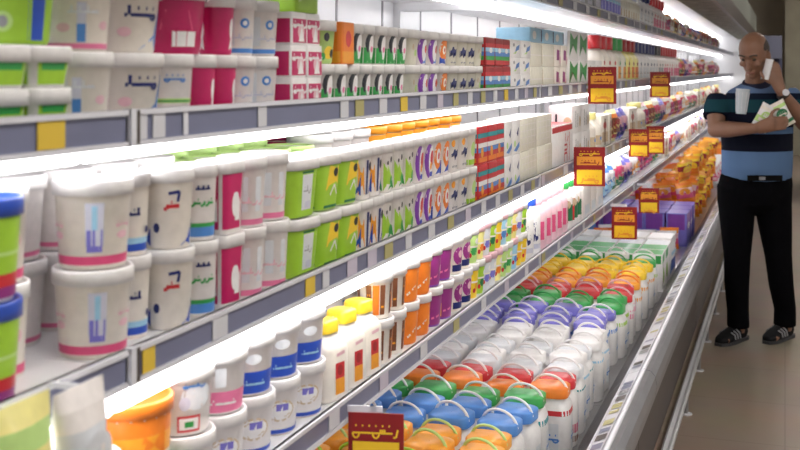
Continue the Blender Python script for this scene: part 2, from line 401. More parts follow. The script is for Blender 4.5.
    q = MB(); bx(q, -.47, -.44, A, Z, 2.02, 2.16, m_dark); bx(q, -.47, -.44, A, Z, 2.16, 2.42, mat('fascia_grey', (.20, .21, .18), .5, noise=.08)); q.build('fascia', ca)
    for lx in (-1.05,):
        q = MB(); q.tube([(lx - ox, A + .02 - oy, 2.07), (lx - ox, Z - .02 - oy, 2.07)], .018, m_lamp, 10); q.build('canopy_lamp', ca)
    if mi_ == 7:
        q = MB(); bx(q, -1.36, -.45, y1 - g, y1 + .04, 0, 2.3, m_white); q.build('end_panel', t)

# floor guard rail with posts
for i in range(3):
    y0, y1 = 1.0 + 5.2 * i, 6.2 + 5.2 * i
    t = empty('floor_guard_rail', (-.42, y0, 0))
    tag(t, ['steel trolley guard rail on floor, nearest length at the bottom edge', 'steel trolley guard rail length beside the shoes of the man', 'farthest steel trolley guard rail length behind the man'][i], 'guard rail', 'trolley guard rails')
    q = MB(); q.rings([[Vector((x, yy, z)) for x, z in ((-.018, .105), (-.02, .125), (-.012, .13), (.0, .118), (.012, .13), (.02, .125), (.018, .105))] for yy in (.003, 5.197)], mat('guard_steel', (.62, .62, .65), .3, .35), True, False); q.build('rail', t)
    k = .3
    while k < 5.1:
        q = MB(); q.tube([(.0, k, .0), (.0, k, .112)], .010, m_metal, 8); p = q.build('post', t)
        q = MB(); q.tube([(.0, k, .0), (.0, k, .006)], .026, m_rail2, 14); q.build('base_plate', p); k += .76

# ================================================================ PRODUCTS
def blu(u=0): return [('r', 'lav', u - .04, u + .04, .3, .84), ('r', 'violet', u - .035, u + .035, .22, .5), ('r', 'sky', u - .012, u + .012, .5, .8)]
T = {}
def reg(k, p): T[k] = p; return p
# --- tubs
reg('bigtub', tub_proto('yogurt_tub', .108, .117, 'large white yogurt tub with red base band', [('r', 'rose', -.5, .5, .06, .17)] + blu(-.02) + [('e', 'lpink', .12, .42, .035, .05)] + script('lpink', .08, .16, .55, .05, 4, 3, .02), 'ivory'))
reg('bluetub', tub_proto('yogurt_tub', .070, .117, 'white yogurt tub with blue base band', [('r', 'sky', -.5, .5, .14, .24), ('r', 'blue', -.5, .5, .06, .16)] + script('navy', -.1, .06, .56, .09, 5, 5, .035) + [('e', 'navy', .13, .34, .02, .05)], 'ivory'))
reg('cowtub', tub_proto('yogurt_tub', .083, .117, 'white yogurt tub with dark spot and red script', [('p', 'blue', [(.05, .04), (.16, .04), (.16, .3), (.12, .14)]), ('e', 'navy', -.12, .3, .022, .07), ('s', 'navy', [(-.04, .78), (.03, .8), (.02, .66)], .045)] + script('red', -.07, .03, .6, .08, 3, 9, .05), 'ivory'))
reg('greentext', tub_proto('yogurt_tub', .067, .117, 'white yogurt tub with green script and teal base', [('r', 'green', -.5, .5, .2, .26), ('r', 'mid', -.5, .5, .06, .2)] + script('green', -.1, .1, .55, .08, 5, 11, .035) + script('navy', -.06, .06, .76, .05, 3, 2, .03), 'paper'))
reg('magbox', tub_proto('yogurt_tub', .066, .117, 'magenta panelled white yogurt tub', [('r', 'magenta', -.14, .08, .08, .94), ('e', 'white', .01, .45, .05, .2), ('p', 'white', [(0, .2), (.07, .2), (.07, .55)])], 'paper', square=.4, reps=(-.25, 0, .25)))
reg('pinkbase', tub_proto('yogurt_tub', .088, .117, 'pale white yogurt tub with pink base band', [('r', 'pink', -.5, .5, .04, .13), ('r', 'pale', -.06, .0, .25, .8), ('r', 'pale', .06, .11, .25, .8)] + script('lpink', -.12, .13, .4, .08, 5, 4, .03), 'paper'))
reg('greengrey', tub_proto('cheese_tub', .112, .108, 'lime green cheese tub with grey facts panel', [('r', 'lime', -.5, .5, .03, .93), ('r', 'pale', -.045, .055, .14, .82), ('r', 'lav', -.01, .05, .16, .3), ('r', 'dgreen', -.05, .06, .84, .88)] + script('grey', -.03, .04, .5, .1, 3, 6, .03), 'lime', 'white', square=.45, reps=(-.25, 0, .25), N=4))
reg('greenyel', tub_proto('cheese_tub', .098, .108, 'lime and yellow cheese tub with black mascot-free mark', [('r', 'lime', -.5, .5, .03, .93), ('p', 'yellow', [(-.06, .4), (.1, .5), (.1, .9), (-.02, .9)]), ('e', 'black', .06, .75, .03, .09), ('s', 'white', [(0, .3), (.05, .5), (.09, .3)], .05), ('r', 'dgreen', -.08, .1, .05, .1)], 'lgreen', square=.45, reps=(-.25, 0, .25), N=4))
T['greenyel']['look'] = 'lime and yellow cheese tub with black spot'
reg('bluewhite', tub_proto('cheese_tub', .065, .108, 'white cheese tub with navy stripes', [('p', 'amber', [(-.15, .1), (-.05, .1), (-.08, .7), (-.15, .8)]), ('r', 'navy', -.02, .03, .1, .85), ('e', 'black', .07, .7, .03, .1), ('p', 'blue', [(.05, .1), (.13, .1), (.13, .55)])], 'paper', square=.5, reps=(-.25, 0, .25), N=4))
reg('greenface', tub_proto('cheese_tub', .068, .083, 'green cheese tub with white oval and dark arc', [('r', 'green', -.12, .12, .03, .5), ('e', 'black', -.02, .62, .085, .32), ('e', 'white', .03, .50, .066, .36), ('e', 'pink', .035, .45, .03, .09), ('p', 'green', [(-.12, .04), (.03, .04), (-.02, .42), (-.12, .5)])], 'paper', 'white', square=.6, reps=(-.25, 0, .25), N=4))
reg('greencow', tub_proto('cheese_tub', .068, .108, 'white cheese tub with green meadow and dark spots', [('p', 'lime', [(-.12, .04), (.12, .04), (.08, .35), (-.03, .6), (-.12, .7)]), ('p', 'green', [(-.02, .05), (.12, .05), (.1, .3)]), ('e', 'black', .03, .75, .02, .07), ('e', 'black', -.05, .68, .02, .05), ('e', 'green', .06, .25, .04, .12)], 'paper', 'white', square=.6, reps=(-.25, 0, .25), N=4))
reg('purplearc', tub_proto('cheese_tub', .072, .108, 'white cheese tub with purple arc and red fruit', [('e', 'purple', -.035, .5, .088, .46), ('e', 'white', .03, .5, .075, .38), ('e', 'red', .05, .55, .055, .2), ('e', 'amber', .02, .35, .03, .1), ('r', 'blue', .0, .1, .08, .2)], 'paper', square=.6, reps=(-.25, 0, .25), N=4))
reg('orangecirc', tub_proto('cheese_tub', .072, .108, 'white cheese tub with orange ring and blue foot', [('e', 'orange', .0, .55, .11, .36), ('e', 'white', .0, .55, .06, .2), ('e', 'red', .01, .55, .025, .1), ('p', 'blue', [(-.12, .04), (.12, .04), (.12, .4), (0, .2)])], 'paper', square=.6, reps=(-.25, 0, .25), N=4))
reg('cownavy', tub_proto('cheese_tub', .085, .108, 'white cheese tub with navy cow silhouette', [('p', 'navy', [(-.1, .5), (-.03, .62), (.09, .6), (.1, .35), (.05, .45), (0, .3), (-.04, .45), (-.1, .4)]), ('e', 'amber', -.06, .78, .04, .1)] + script('grey', -.07, .08, .15, .08, 5, 8, .03), 'paper', square=.6, reps=(-.25, 0, .25), N=4))
reg('palelime', tub_proto('cheese_tub', .07, .108, 'pale cheese tub with faint green print', [('e', 'lgreen', 0, .5, .08, .22), ('r', 'lime', -.12, .12, .05, .2), ('e', 'tan', .06, .7, .03, .08)], 'ivory', square=.6, reps=(-.25, 0, .25), N=4))
# shelf 1 layer height versions
reg('s1purple', tub_proto('cheese_tub', .075, .083, 'small white cheese tub with purple arc', [('e', 'purple', -.035, .5, .09, .47), ('e', 'white', .03, .5, .075, .38), ('e', 'red', .07, .55, .04, .15), ('p', 'mid', [(-.02, .06), (.1, .06), (.1, .3)])], 'paper', square=.6, reps=(-.25, 0, .25), N=4))
reg('s1orange', tub_proto('cheese_tub', .08, .083, 'small white cheese tub with orange ring', [('e', 'orange', .0, .55, .11, .4), ('e', 'ivory', .0, .55, .045, .16), ('e', 'red', .01, .55, .02, .08), ('p', 'blue', [(-.1, .05), (.08, .05), (.02, .25), (-.1, .3)])], 'paper', square=.6, reps=(-.25, 0, .25), N=4))
reg('s1cow', tub_proto('cheese_tub', .085, .083, 'small white cheese tub with navy cow silhouettes', [('p', 'navy', [(-.1, .55), (-.03, .7), (.09, .62), (.1, .3), (.05, .4), (0, .28), (-.04, .4), (-.1, .3)])] + script('grey', -.07, .08, .12, .07, 5, 8, .03), 'cream', square=.6, reps=(-.25, 0, .25), N=4))
reg('s1pale', tub_proto('cheese_tub', .08, .083, 'small cream cheese tub with faint marks', [('e', 'lgreen', .03, .4, .03, .12), ('e', 'tan', -.04, .6, .02, .1)], 'cream', square=.6, reps=(-.25, 0, .25), N=4))
reg('s1dots', tub_proto('cheese_tub', .085, .083, 'small white tub with black and yellow dots', [('e', 'black', -.04, .72, .04, .12), ('e', 'yellow', 0, .3, .07, .18), ('e', 'black', .05, .28, .03, .12), ('e', 'green', -.08, .2, .03, .1)], 'lgreen', square=.6, reps=(-.25, 0, .25), N=4))
reg('s1mag', box_proto('cheese_carton', .066, .08, .058, 'low magenta cheese carton with white swirl', [('r', 'magenta', -.5, .5, .06, .8), ('e', 'lpink', .02, .4, .05, .25), ('p', 'white', [(-.02, .1), (.07, .1), (.03, .6)])] + script('white', -.1, .1, .6, .15, 4, 4, .07), 'white', top='white'))
reg('s1tubpink', tub_proto('yogurt_tub', .105, .095, 'wide white yogurt tub with pink base line', [('r', 'pink', -.3, .3, .04, .12)] + [('r', 'lav', -.04, .0, .3, .75), ('r', 'mid', -.04, .0, .14, .42), ('e', 'lpink', -.1, .36, .03, .07), ('e', 'lpink', .1, .4, .03, .07)] + script('pale', -.08, .06, .6, .1, 4, 2, .03), 'ivory'))
reg('s1swoosh', tub_proto('yogurt_tub', .118, .095, 'wide white tub with blue swoosh and navy script', [('p', 'mid', [(0, .04), (.14, .04), (.15, .8), (.1, .3)])] + script('navy', -.07, .09, .62, .16, 4, 14, .06) + [('e', 'lpink', -.07, .34, .03, .08)], 'ivory'))
reg('s1green', tub_proto('yogurt_tub', .074, .095, 'white yogurt tub with green wave line', [('r', 'lgreen', -.5, .5, .28, .36), ('r', 'green', -.3, .3, .3, .33)] + script('mid', -.08, .07, .7, .1, 4, 3, .03) + script('pink', -.04, .05, .12, .06, 3, 5, .03), 'paper'))
reg('s1magtall', tub_proto('yogurt_tub', .063, .095, 'magenta yogurt tub with white figure', [('r', 'magenta', -.5, .5, .04, .92), ('e', 'white', .04, .5, .035, .2), ('p', 'white', [(.0, .1), (.07, .1), (.05, .5)])] , 'magenta', 'white'))
reg('s1magdome', tub_proto('yogurt_tub', .13, .10, 'large magenta yogurt tub with white ticket', [('r', 'magenta', -.5, .5, .0, .94), ('r', 'white', -.02, .1, .12, .38), ('s', 'rose', [(-.07, .4), (-.05, .72), (0, .82), (.05, .72), (.08, .4)], .04)], 'magenta', 'white'))
reg('s1bluebase', tub_proto('yogurt_tub', .084, .095, 'white yogurt tub with wavy blue foot', [('r', 'mid', -.5, .5, .05, .14), ('r', 'pale', -.1, -.03, .2, .8), ('e', 'mid', .05, .64, .04, .1), ('e', 'white', .05, .64, .02, .05)] + script('lav', -.05, .13, .35, .08, 5, 6, .03), 'paper'))
reg('limecup', tub_proto('yogurt_tub', .075, .05, 'low lime square tub with white frame', [('r', 'lime', -.10, .10, .1, .88), ('r', 'green', -.08, .08, .55, .8)], 'white', 'white', square=.4, reps=(-.25, 0, .25)))
reg('limeblue', tub_proto('yogurt_tub', .08, .05, 'low lime tub with blue panel', [('r', 'lime', -.5, .5, .1, .9), ('r', 'blue', -.06, .04, .1, .9)], 'white', 'white', square=.4, reps=(-.25, 0, .25)))
reg('limetall', tub_proto('yogurt_tub', .11, .10, 'lime tub with blue panel and round mark', [('r', 'lime', -.5, .5, .05, .93), ('r', 'blue', .04, .12, .05, .93), ('e', 'lgreen', -.06, .3, .04, .14), ('e', 'grey', -.06, .3, .02, .08)], 'lime', 'white', reps=(-.33, 0, .33)))
reg('limebox', box_proto('cheese_carton', .09, .09, .085, 'lime green carton with pale wave', [('r', 'lime', -.5, .5, .06, .97), ('p', 'lgreen', [(-.1, .2), (.1, .5), (.1, .8), (-.1, .5)])], 'lime', top='lime'))
# --- cartons
stripe = lambda cs: [('r', c, -.13, .13, .05 + i * .9 / len(cs), .05 + (i + .96) * .9 / len(cs)) for i, c in enumerate(cs)]
reg('redblue', box_proto('cheese_carton', .1, .09, .083, 'red and blue striped cheese carton', stripe(['red', 'green', 'mid', 'sky', 'red', 'dred']) + [('e', 'white', 0, .55, .05, .1)], 'dred', top='white', reps=(0, -.26)))
reg('redorange', box_proto('cheese_carton', .1, .09, .108, 'red and orange striped cheese carton', stripe(['orange', 'red', 'mid', 'white', 'red', 'teal', 'red']) + [('e', 'amber', -.04, .3, .04, .14)], 'red', top='white', reps=(0, -.26)))
reg('swooshbox', box_proto('cheese_carton', .14, .09, .056, 'low white carton with blue swoosh', [('p', 'mid', [(-.02, .3), (.1, .45), (.12, .75), (.02, .6)]), ('p', 'lgreen', [(-.08, .2), (0, .2), (.05, .4)]), ('e', 'grey', -.06, .7, .03, .1)], 'white', top='white', reps=(0, -.26)))
reg('navybox', box_proto('cheese_carton', .10, .09, .108, 'white carton with navy bird mark', [('p', 'navy', [(0, .6), (.08, .8), (.05, .5)]), ('p', 'mid', [(-.1, .1), (.1, .35), (.1, .2), (0, .06)]), ('e', 'lgreen', -.06, .3, .03, .1)], 'white', top='white', reps=(0, -.26)))
reg('creambox', box_proto('cheese_carton', .2, .12, .083, 'plain cream carton with faint grid', [('r', 'paper', -.3, .3, .46, .5), ('r', 'tan', .14, .15, .1, .9)], 'cream', top='white', reps=(0,)))
reg('creambig', box_proto('cheese_carton', .26, .12, .108, 'plain ivory carton with faint grid', [('r', 'paper', -.2, .2, y, y + .02) for y in (.2, .4, .6, .8)] + [('r', 'paper', x, x + .006, .05, .95) for x in (-.1, -.03, .04, .11)], 'cream', top='white'))
reg('plumbox', box_proto('cheese_carton', .13, .12, .083, 'ivory carton with plum print', [('p', 'plum', [(-.05, .3), (.05, .3), (.06, .75), (-.04, .8)]), ('e', 'lpink', .08, .3, .03, .2)], 'ivory', top='white'))
reg('bluelid', box_proto('cheese_carton', .2, .12, .05, 'flat blue and white carton', [('r', 'sky', -.4, .4, .1, .9), ('e', 'white', -.05, .5, .05, .3), ('r', 'navy', .12, .2, .1, .9)], 'sky', top='sky'))
reg('greenbox', box_proto('cheese_carton', .24, .12, .115, 'white carton with tall green leaf print', [('p', 'green', [(-.12, .1), (-.02, .5), (.1, .2), (.14, .9), (.02, .7), (-.1, .95)])], 'white', top='white', reps=(0,)))
reg('redletter', box_proto('cheese_carton', .42, .12, .165, 'tall white carton with big red letters', [('r', 'red', -.26, .26, .84, .97)] + [('s', 'red', p, .05) for p in ([(.03, .1), (.03, .3), (.08, .3), (.08, .1)], [(.03, .38), (.08, .38), (.08, .5), (.03, .5)], [(.05, .58), (.05, .78)], [(.08, .58), (.1, .7)], [(.12, .1), (.12, .8)])], 'white', top='red'))
reg('blackmark', box_proto('milk_carton', .2, .1, .115, 'white milk carton with black marks', [('s', 'black', [(-.05, .2), (-.05, .8)], .07), ('s', 'black', [(.02, .2), (.02, .7)], .07), ('e', 'tan', .1, .4, .03, .2)], 'white', top='white', reps=(0, -.3)))
reg('bluecarton', box_proto('milk_carton', .2, .1, .2, 'tall pale milk carton with blue foot', [('r', 'pale', -.2, .2, .3, .9), ('r', 'mid', -.3, .3, .02, .12)], 'white', top='white', reps=(0,)))
# --- bottles for the far shelves
for nm, cp, bd, ac, lk in (('bred', 'red', 'ivory', 'lpink', 'cream bottle with red cap'), ('bgreen', 'green', 'cream', 'amber', 'cream bottle with green cap'), ('borange', 'dred', 'lyellow', 'orange', 'yellowish bottle with dark red cap'),
                           ('bblue', 'navy', 'white', 'pale', 'white bottle with navy cap'), ('bscarlet', 'red', 'paper', 'rose', 'pale bottle with broad scarlet cap'), ('bblack', 'black', 'paper', 'grey', 'pale bottle with black cap')):
    reg(nm, bottle_proto('drink_bottle', .165, .24, lk, [('r', ac, -.12, .12, .15, .5), ('e', cp, 0, .6, .06, .06)] + script('brown', -.08, .08, .3, .05, 4, 3, .02), bd, cp, .50, .72, caph=.062, capw=.66, d=.10))

# ================================================================ MIDDLE SHELF (z 1.17)
Z2, Z1, Z3, Z0, ZD = 1.1705, 1.4785, .9005, 1.8105, .4205
L2 = .1175
ms = 'middle shelf'
reg('limeredtub', tub_proto('yogurt_tub', .105, .117, 'green tub with red and purple foot', [('r', 'lime', -.5, .5, .3, .93), ('r', 'red', -.5, .5, .16, .3), ('r', 'plum', -.5, .5, .04, .16), ('r', 'lgreen', -.5, .5, .5, .54)], 'white', 'blue'))
reg('bluelidtub', tub_proto('yogurt_tub', .080, .117, 'white tub with navy and amber bars', [('r', 'navy', -.06, -.02, .1, .85), ('r', 'amber', .02, .04, .1, .85), ('r', 'rose', -.5, .5, .05, .16), ('e', 'lpink', .1, .5, .03, .08)], 'ivory', 'white'))
block(T['limeredtub'], .975, 1, .107, Z2, L2, 2, 1, shelf=ms)
block(T['bluelidtub'], 1.085, 1, .08, Z2, L2, 2, 1, shelf=ms, x=-.925)
block(T['bigtub'], 1.206, 1, .112, Z2, L2, 2, 1, shelf=ms, x=-.878)
block(T['bluetub'], 1.316, 1, .078, Z2, L2, 2, 1, shelf=ms, x=-.888, jit=0)
block(T['cowtub'], 1.387, 1, .09, Z2, L2, 2, 1, shelf=ms, x=-.870, jit=0)
block(T['greentext'], 1.4745, 1, .072, Z2, L2, 2, 1, shelf=ms, x=-.866, jit=0)
block(T['magbox'], 1.543, 1, .072, Z2, L2, 2, 1, shelf=ms, x=-.860, rot=-.1, jit=.02)
block(T['pinkbase'], 1.622, 2, .0895, Z2, L2, 2, 1, shelf='middle shelf beside lime tubs', x=-.868)
y = 1.803
block(T['greengrey'], y, 1, .115, Z2, .109, 2, 1, x=-.880, shelf=ms, rot=-.1, jit=.01); y += .116
block(T['greenyel'], y, 2, .101, Z2, .109, 2, 1, x=-.872, shelf=ms, rot=-.1, jit=.01); y += .203
for k, n, p, xx in (('bluewhite', 2, .068, -.856), ('greencow', 3, .073, -.858), ('purplearc', 2, .075, -.859), ('orangecirc', 2, .075, -.859), ('cownavy', 2, .089, -.866), ('palelime', 1, .074, -.858)):
    block(T[k], y, n, p, Z2, .109, 2, 1, x=xx, shelf=ms, rot=-.05, jit=.03); y += n * p
block(T['redorange'], y, 3, .102, Z2, .109, 2, 1, x=-.867, shelf=ms, cat='carton', rot=0, jit=.015); y += .308
block(T['navybox'], y, 2, .102, Z2, .109, 2, 1, x=-.867, shelf=ms, cat='carton', rot=0, jit=.015); y += .206
block(T['creambig'], y, 2, .265, Z2, .109, 2, 1, x=-.882, shelf=ms, cat='carton', rot=0, jit=.01); y += .532
block(T['redletter'], y, 1, .425, Z2, .17, 1, 1, x=-.882, shelf=ms, cat='carton', rot=0, jit=.01); y += .43
block(T['blackmark'], y, 2, .203, Z2, .116, 2, 1, x=-.872, shelf=ms, cat='carton', rot=0, jit=.02); y += .43
far2 = y
# rows behind, seen over the lids
reg('backwhite', tub_proto('yogurt_tub', .109, .117, 'white lidded yogurt tub', [('r', 'pink', -.5, .5, .06, .12)], 'paper', 'white'))
reg('backlime', tub_proto('cheese_tub', .109, .108, 'lime rimmed cheese tub', [('r', 'lime', -.5, .5, .1, .9)], 'lime', 'lgreen', liddecor='white'))
reg('backorange', tub_proto('cheese_tub', .109, .118, 'orange lidded cheese tub', [('r', 'amber', -.5, .5, .1, .9)], 'ivory', 'amber'))
reg('backmag', tub_proto('cheese_tub', .109, .118, 'magenta lidded cheese tub', [('r', 'magenta', -.5, .5, .1, .9)], 'ivory', 'magenta'))
for r in range(3):
    x = -1.022 - r * .112; sh = ms + [' second row', ' third row', ' fourth row'][r]
    block(T['backwhite'], .745, 8, .115, Z2, L2, 2, 1, x=x, shelf=sh, rot=0)
    block(T['backlime'], 1.668, 5, .115, Z2, .1175 if r else .1085, 2, 1, x=x, shelf=sh, rot=0)
    if r != 1:
        block(T['backwhite'], 2.244, 3, .115, Z2, L2, 2, 1, x=x, shelf=sh + ' past lime', rot=0)
    else:
        block(T['backmag'], 2.3, 1, .115, Z2, L2, 2, 1, x=x, shelf=sh, rot=0)
    block(T['backorange'], 2.6, 7, .115, Z2, L2, 2, 1, x=x, shelf=sh, rot=0)

# ================================================================ UPPER SHELF (z 1.478)
us = 'upper shelf'; L1 = .0955
block(T['limecup'], .99, 2, .082, Z1, .0505, 2, 1, x=-.862, shelf=us, rot=-.1, jit=.02)
block(T['limetall'], 1.04, 1, .112, Z1 + .102, .1, 1, 1, x=-.88, shelf='upper shelf, over low lime tubs')
block(T['s1tubpink'], 1.16, 1, .107, Z1, L1, 2, 1, x=-.876, shelf=us)
block(T['s1swoosh'], 1.269, 1, .120, Z1, L1, 2, 1, x=-.882, shelf=us, rot=-.45, jit=.03)
block(T['s1green'], 1.391, 1, .076, Z1, L1, 1, 1, x=-.863, shelf=us)
block(T['s1magtall'], 1.468, 2, .0645, Z1, L1, 1, 1, x=-.857, shelf=us, rot=-.1)
block(T['s1magdome'], 1.392, 1, .132, Z1 + L1, .1, 1, 1, x=-.888, shelf='top of upper shelf stack')
block(T['s1magtall'], 1.528, 1, .066, Z1 + L1, .1, 1, 1, x=-.857, shelf='upper shelf, stacked on top', rot=-.1)
block(T['s1bluebase'], 1.599, 2, .0855, Z1, L1, 2, 1, x=-.872, shelf=us)
block(T['s1mag'], 1.772, 2, .0675, Z1, .0585, 3, 1, x=-.864, shelf=us, cat='carton', rot=0, jit=.02)
clone(T['limebox'], (-.868, 1.842, Z1 + .176), -.05, 'lime green carton with pale wave on top of low magenta cartons', 'carton', 'lime cartons on the upper shelf')
L1b = .0835
block(T['greenface'], 1.910, 7, .07, Z1, L1b, 1, 1, x=-.857, shelf=us, rot=-.05, jit=.03)
block(T['s1dots'], 1.910, 1, .088, Z1 + L1b, L1b, 1, 1, x=-.864, shelf=us, rot=-.05, jit=.02)
reg('s1orangebox', box_proto('cheese_carton', .07, .08, .083, 'orange carton with amber foot', [('r', 'amber', -.3, .3, .03, .3), ('r', 'orange', -.3, .3, .3, .97), ('e', 'red', 0, .6, .05, .2)], 'orange', top='white'))
clone(T['s1orangebox'], (-.862, 2.036, Z1 + L1b), 0, 'orange carton with amber foot among green oval cheese tubs', 'carton', 'orange cartons on the upper shelf')
block(T['greenface'], 2.073, 5, .07, Z1 + L1b, L1b, 1, 1, x=-.857, shelf='upper shelf stack', rot=-.05, jit=.03)
y = 2.427
for k, n, p in (('s1pale', 1, .082), ('s1purple', 2, .077), ('s1orange', 1, .082), ('s1cow', 3, .087)):
    block(T[k], y, n, p, Z1, L1b, 2, 1, x=-.862, shelf=us, rot=-.05, jit=.03); y += n * p + .002
block(T['s1pale'], y, 1, .082, Z1, L1b, 2, 1, x=-.862, shelf='upper shelf beside striped cartons', rot=-.05, jit=.03); y += .084
block(T['redblue'], y, 3, .103, Z1, .084, 2, 1, x=-.866, shelf=us, cat='carton', rot=0, jit=.015); y += .312
block(T['swooshbox'], y, 2, .143, Z1, .0565, 3, 1, x=-.866, shelf=us, cat='carton', rot=0, jit=.015); y += .29
block(T['creambox'], y, 2, .203, Z1, .084, 2, 1, x=-.882, shelf=us, cat='carton', rot=0, jit=.01)
block(T['bluelid'], y, 3, .203, Z1 + .1685, .05, 1, 1, x=-.882, shelf='upper shelf, topmost', cat='carton', rot=0, jit=.01); y += .408
block(T['plumbox'], y, 2, .133, Z1, .084, 2, 1, x=-.882, shelf=us, cat='carton', rot=0, jit=.01); y += .268
block(T['greenbox'], y, 2, .243, Z1, .116, 2, 1, x=-.882, shelf=us, cat='carton', rot=0, jit=.01); y += .49
block(T['blackmark'], y, 2, .203, Z1, .116, 1, 1, x=-.872, shelf=us, cat='carton', rot=0, jit=.02); y += .41
far1 = y
yfar1 = 0
for k, n in (('bred', 3), ('bgreen', 2), ('borange', 3), ('bblue', 6), ('bblack', 2), ('bscarlet', 7)):
    block(T[k], y, n, .178, Z1, .2, 1, 1, x=-.876, shelf=us, cat='bottle', rot=0, jit=.03); y += n * .178 + .005
yfar1 = y

# ================================================================ LOWER SHELF (z .90)
ls = 'lower shelf'
reg('yelpack', tub_proto('yogurt_tub', .13, .14, 'yellow green yogurt tub with blue script', [('r', 'lyellow', -.5, .5, .05, .93), ('e', 'white', 0, .45, .1, .2), ('p', 'yellow', [(.02, .6), (.1, .7), (.06, .85)])] + script('blue', -.06, .07, .4, .14, 4, 3, .07), 'lgreen', 'lyellow'))
reg('plaintub', tub_proto('yogurt_tub', .12, .14, 'plain greyish white yogurt tub', [('s', 'navy', [(.1, .3), (.12, .6)], .05), ('r', 'pale', -.1, -.02, .2, .8)], 'paper', 'paper'))
reg('orangetub', tub_proto('yogurt_tub', .128, .185, 'wide clear tub with orange top and aqua picture', [('r', 'orange', -.5, .5, .8, .95), ('r', 'amber', -.5, .5, .64, .8), ('p', 'orange', [(-.02, .62), (.1, .62), (.1, .86), (0, .8)]), ('r', 'aqua', .0, .12, .06, .52), ('r', 'lgreen', -.1, -.03, .06, .5), ('s', 'dgreen', [(-.14, .1), (-.13, .5)], .03), ('e', 'dred', .13, .4, .02, .07)], 'ivory', 'orange', taper=.92))
reg('framecup', tub_proto('yogurt_tub', .105, .10, 'white tub with dotted blue art and red frame', [('e', 'pale', .02, .66, .09, .24), ('e', 'lav', -.05, .55, .03, .12), ('r', 'red', -.09, .04, .06, .34), ('r', 'white', -.08, .03, .1, .3), ('r', 'green', -.05, .0, .14, .24)] + script('mid', -.06, .06, .85, .06, 4, 4, .03), 'paper', 'white'))
reg('pinkband', tub_proto('yogurt_tub', .105, .10, 'white tub with bright pink lower band', [('r', 'pink', -.5, .5, .04, .42), ('r', 'pale', -.05, .01, .5, .85)] + script('white', -.08, .08, .2, .08, 4, 5, .04), 'paper', 'white'))
reg('blueband', tub_proto('yogurt_tub', .105, .10, 'white tub with deep blue lower band', [('r', 'blue', -.5, .5, .04, .46), ('e', 'pale', .0, .7, .05, .1)] + script('sky', -.06, .08, .22, .08, 4, 5, .04), 'paper', 'white'))
reg('logotub', tub_proto('yogurt_tub', .105, .10, 'white tub with small violet logo', [('e', 'tan', 0, .5, .1, .22), ('e', 'white', 0, .5, .09, .18), ('r', 'violet', -.03, .05, .5, .64), ('r', 'blue', -.5, .5, .04, .12)], 'paper', 'white'))
ZL = .1005
block(T['yelpack'], 1.035, 1, .132, Z3, .12, 1, 1, x=-.888, shelf=ls)
block(T['plaintub'], 1.169, 1, .122, Z3, .12, 1, 1, x=-.883, shelf=ls)
block(T['orangetub'], 1.294, 1, .13, Z3, .165, 1, 1, x=-.888, shelf=ls, rot=-.65, jit=.02)
block(T['logotub'], 1.43, 5, .107, Z3, ZL, 1, 1, x=-.876, shelf=ls)
block(T['framecup'], 1.43, 1, .107, Z3 + ZL, ZL, 1, 1, x=-.876, shelf=ls, rot=-.6, jit=.02)
block(T['pinkband'], 1.537, 1, .107, Z3 + ZL, ZL, 1, 1, x=-.876, shelf=ls)
block(T['blueband'], 1.644, 3, .107, Z3 + ZL, ZL, 1, 1, x=-.876, shelf=ls)
reg('lowback', tub_proto('yogurt_tub', .112, .10, 'blue based white yogurt tub', [('r', 'mid', -.5, .5, .06, .12)], 'paper', 'white'))
for r in range(2):
    block(T['lowback'], 1.45, 24, .115, Z3, ZL, 2, 1, x=-.997 - r * .117, shelf=ls + [' second row back', ' third row back'][r], rot=0)
reg('jug', bottle_proto('milk_bottle', .084, .155, 'white milk bottle with yellow cap and red label', [('r', 'red', -.05, .05, .33, .56), ('e', 'dred', 0, .45, .03, .08), ('r', 'amber', -.05, .05, .1, .33), ('s', 'lpink', [(-.04, .68), (.05, .7)], .05)], 'ivory', 'yellow', .5, .74, caph=.022, handle='ivory', capw=.62, square=.5))
block(T['jug'], 1.965, 3, .097, Z3, .15, 1, 1, x=-.868, shelf=ls, cat='bottle', rot=-.2, jit=.04)
reg('yeltub', tub_proto('yogurt_tub', .12, .075, 'low white tub with yellow handle clip', [('r', 'yellow', -.12, .1, .5, .9)], 'ivory', 'white'))
reg('darkorange', tub_proto('dessert_tub', .088, .10, 'white tub with brown and orange bars', [('r', 'brown', -.10, -.05, .1, .85), ('r', 'brown', .02, .07, .1, .85), ('s', 'amber', [(-.09, .3), (-.06, .3)], .05), ('s', 'amber', [(.03, .6), (.06, .6)], .05), ('r', 'orange', .08, .14, .1, .85)], 'ivory', 'white', reps=(-.25, 0, .25)))
reg('orangepurp', tub_proto('dessert_tub', .092, .10, 'orange dessert tub with cream swirl', [('r', 'orange', -.5, .5, .06, .9), ('s', 'ivory', [(-.1, .2), (0, .4), (.05, .8)], .06), ('e', 'amber', .1, .4, .05, .2)], 'orange', 'white'))
reg('purpletub', tub_proto('dessert_tub', .092, .10, 'purple dessert tub with pink swirl', [('r', 'plum', -.5, .5, .06, .9), ('s', 'pink', [(-.1, .25), (0, .3), (.05, .8)], .06), ('e', 'lpink', .1, .5, .04, .12), ('r', 'amber', -.18, -.12, .1, .5)], 'purple', 'white'))
reg('berrytub', tub_proto('dessert_tub', .088, .10, 'white tub with dark purple berry', [('e', 'plum', 0, .55, .09, .28), ('e', 'lpink', .02, .6, .04, .12), ('r', 'navy', -.1, .1, .08, .28)], 'ivory', 'white'))
y = 2.256
block(T['darkorange'], y, 2, .09, Z3, ZL, 2, 1, x=-.866, shelf=ls, rot=-.3); y += .182
block(T['orangepurp'], y, 2, .094, Z3, ZL, 2, 1, x=-.868, shelf=ls, rot=-.3); y += .19
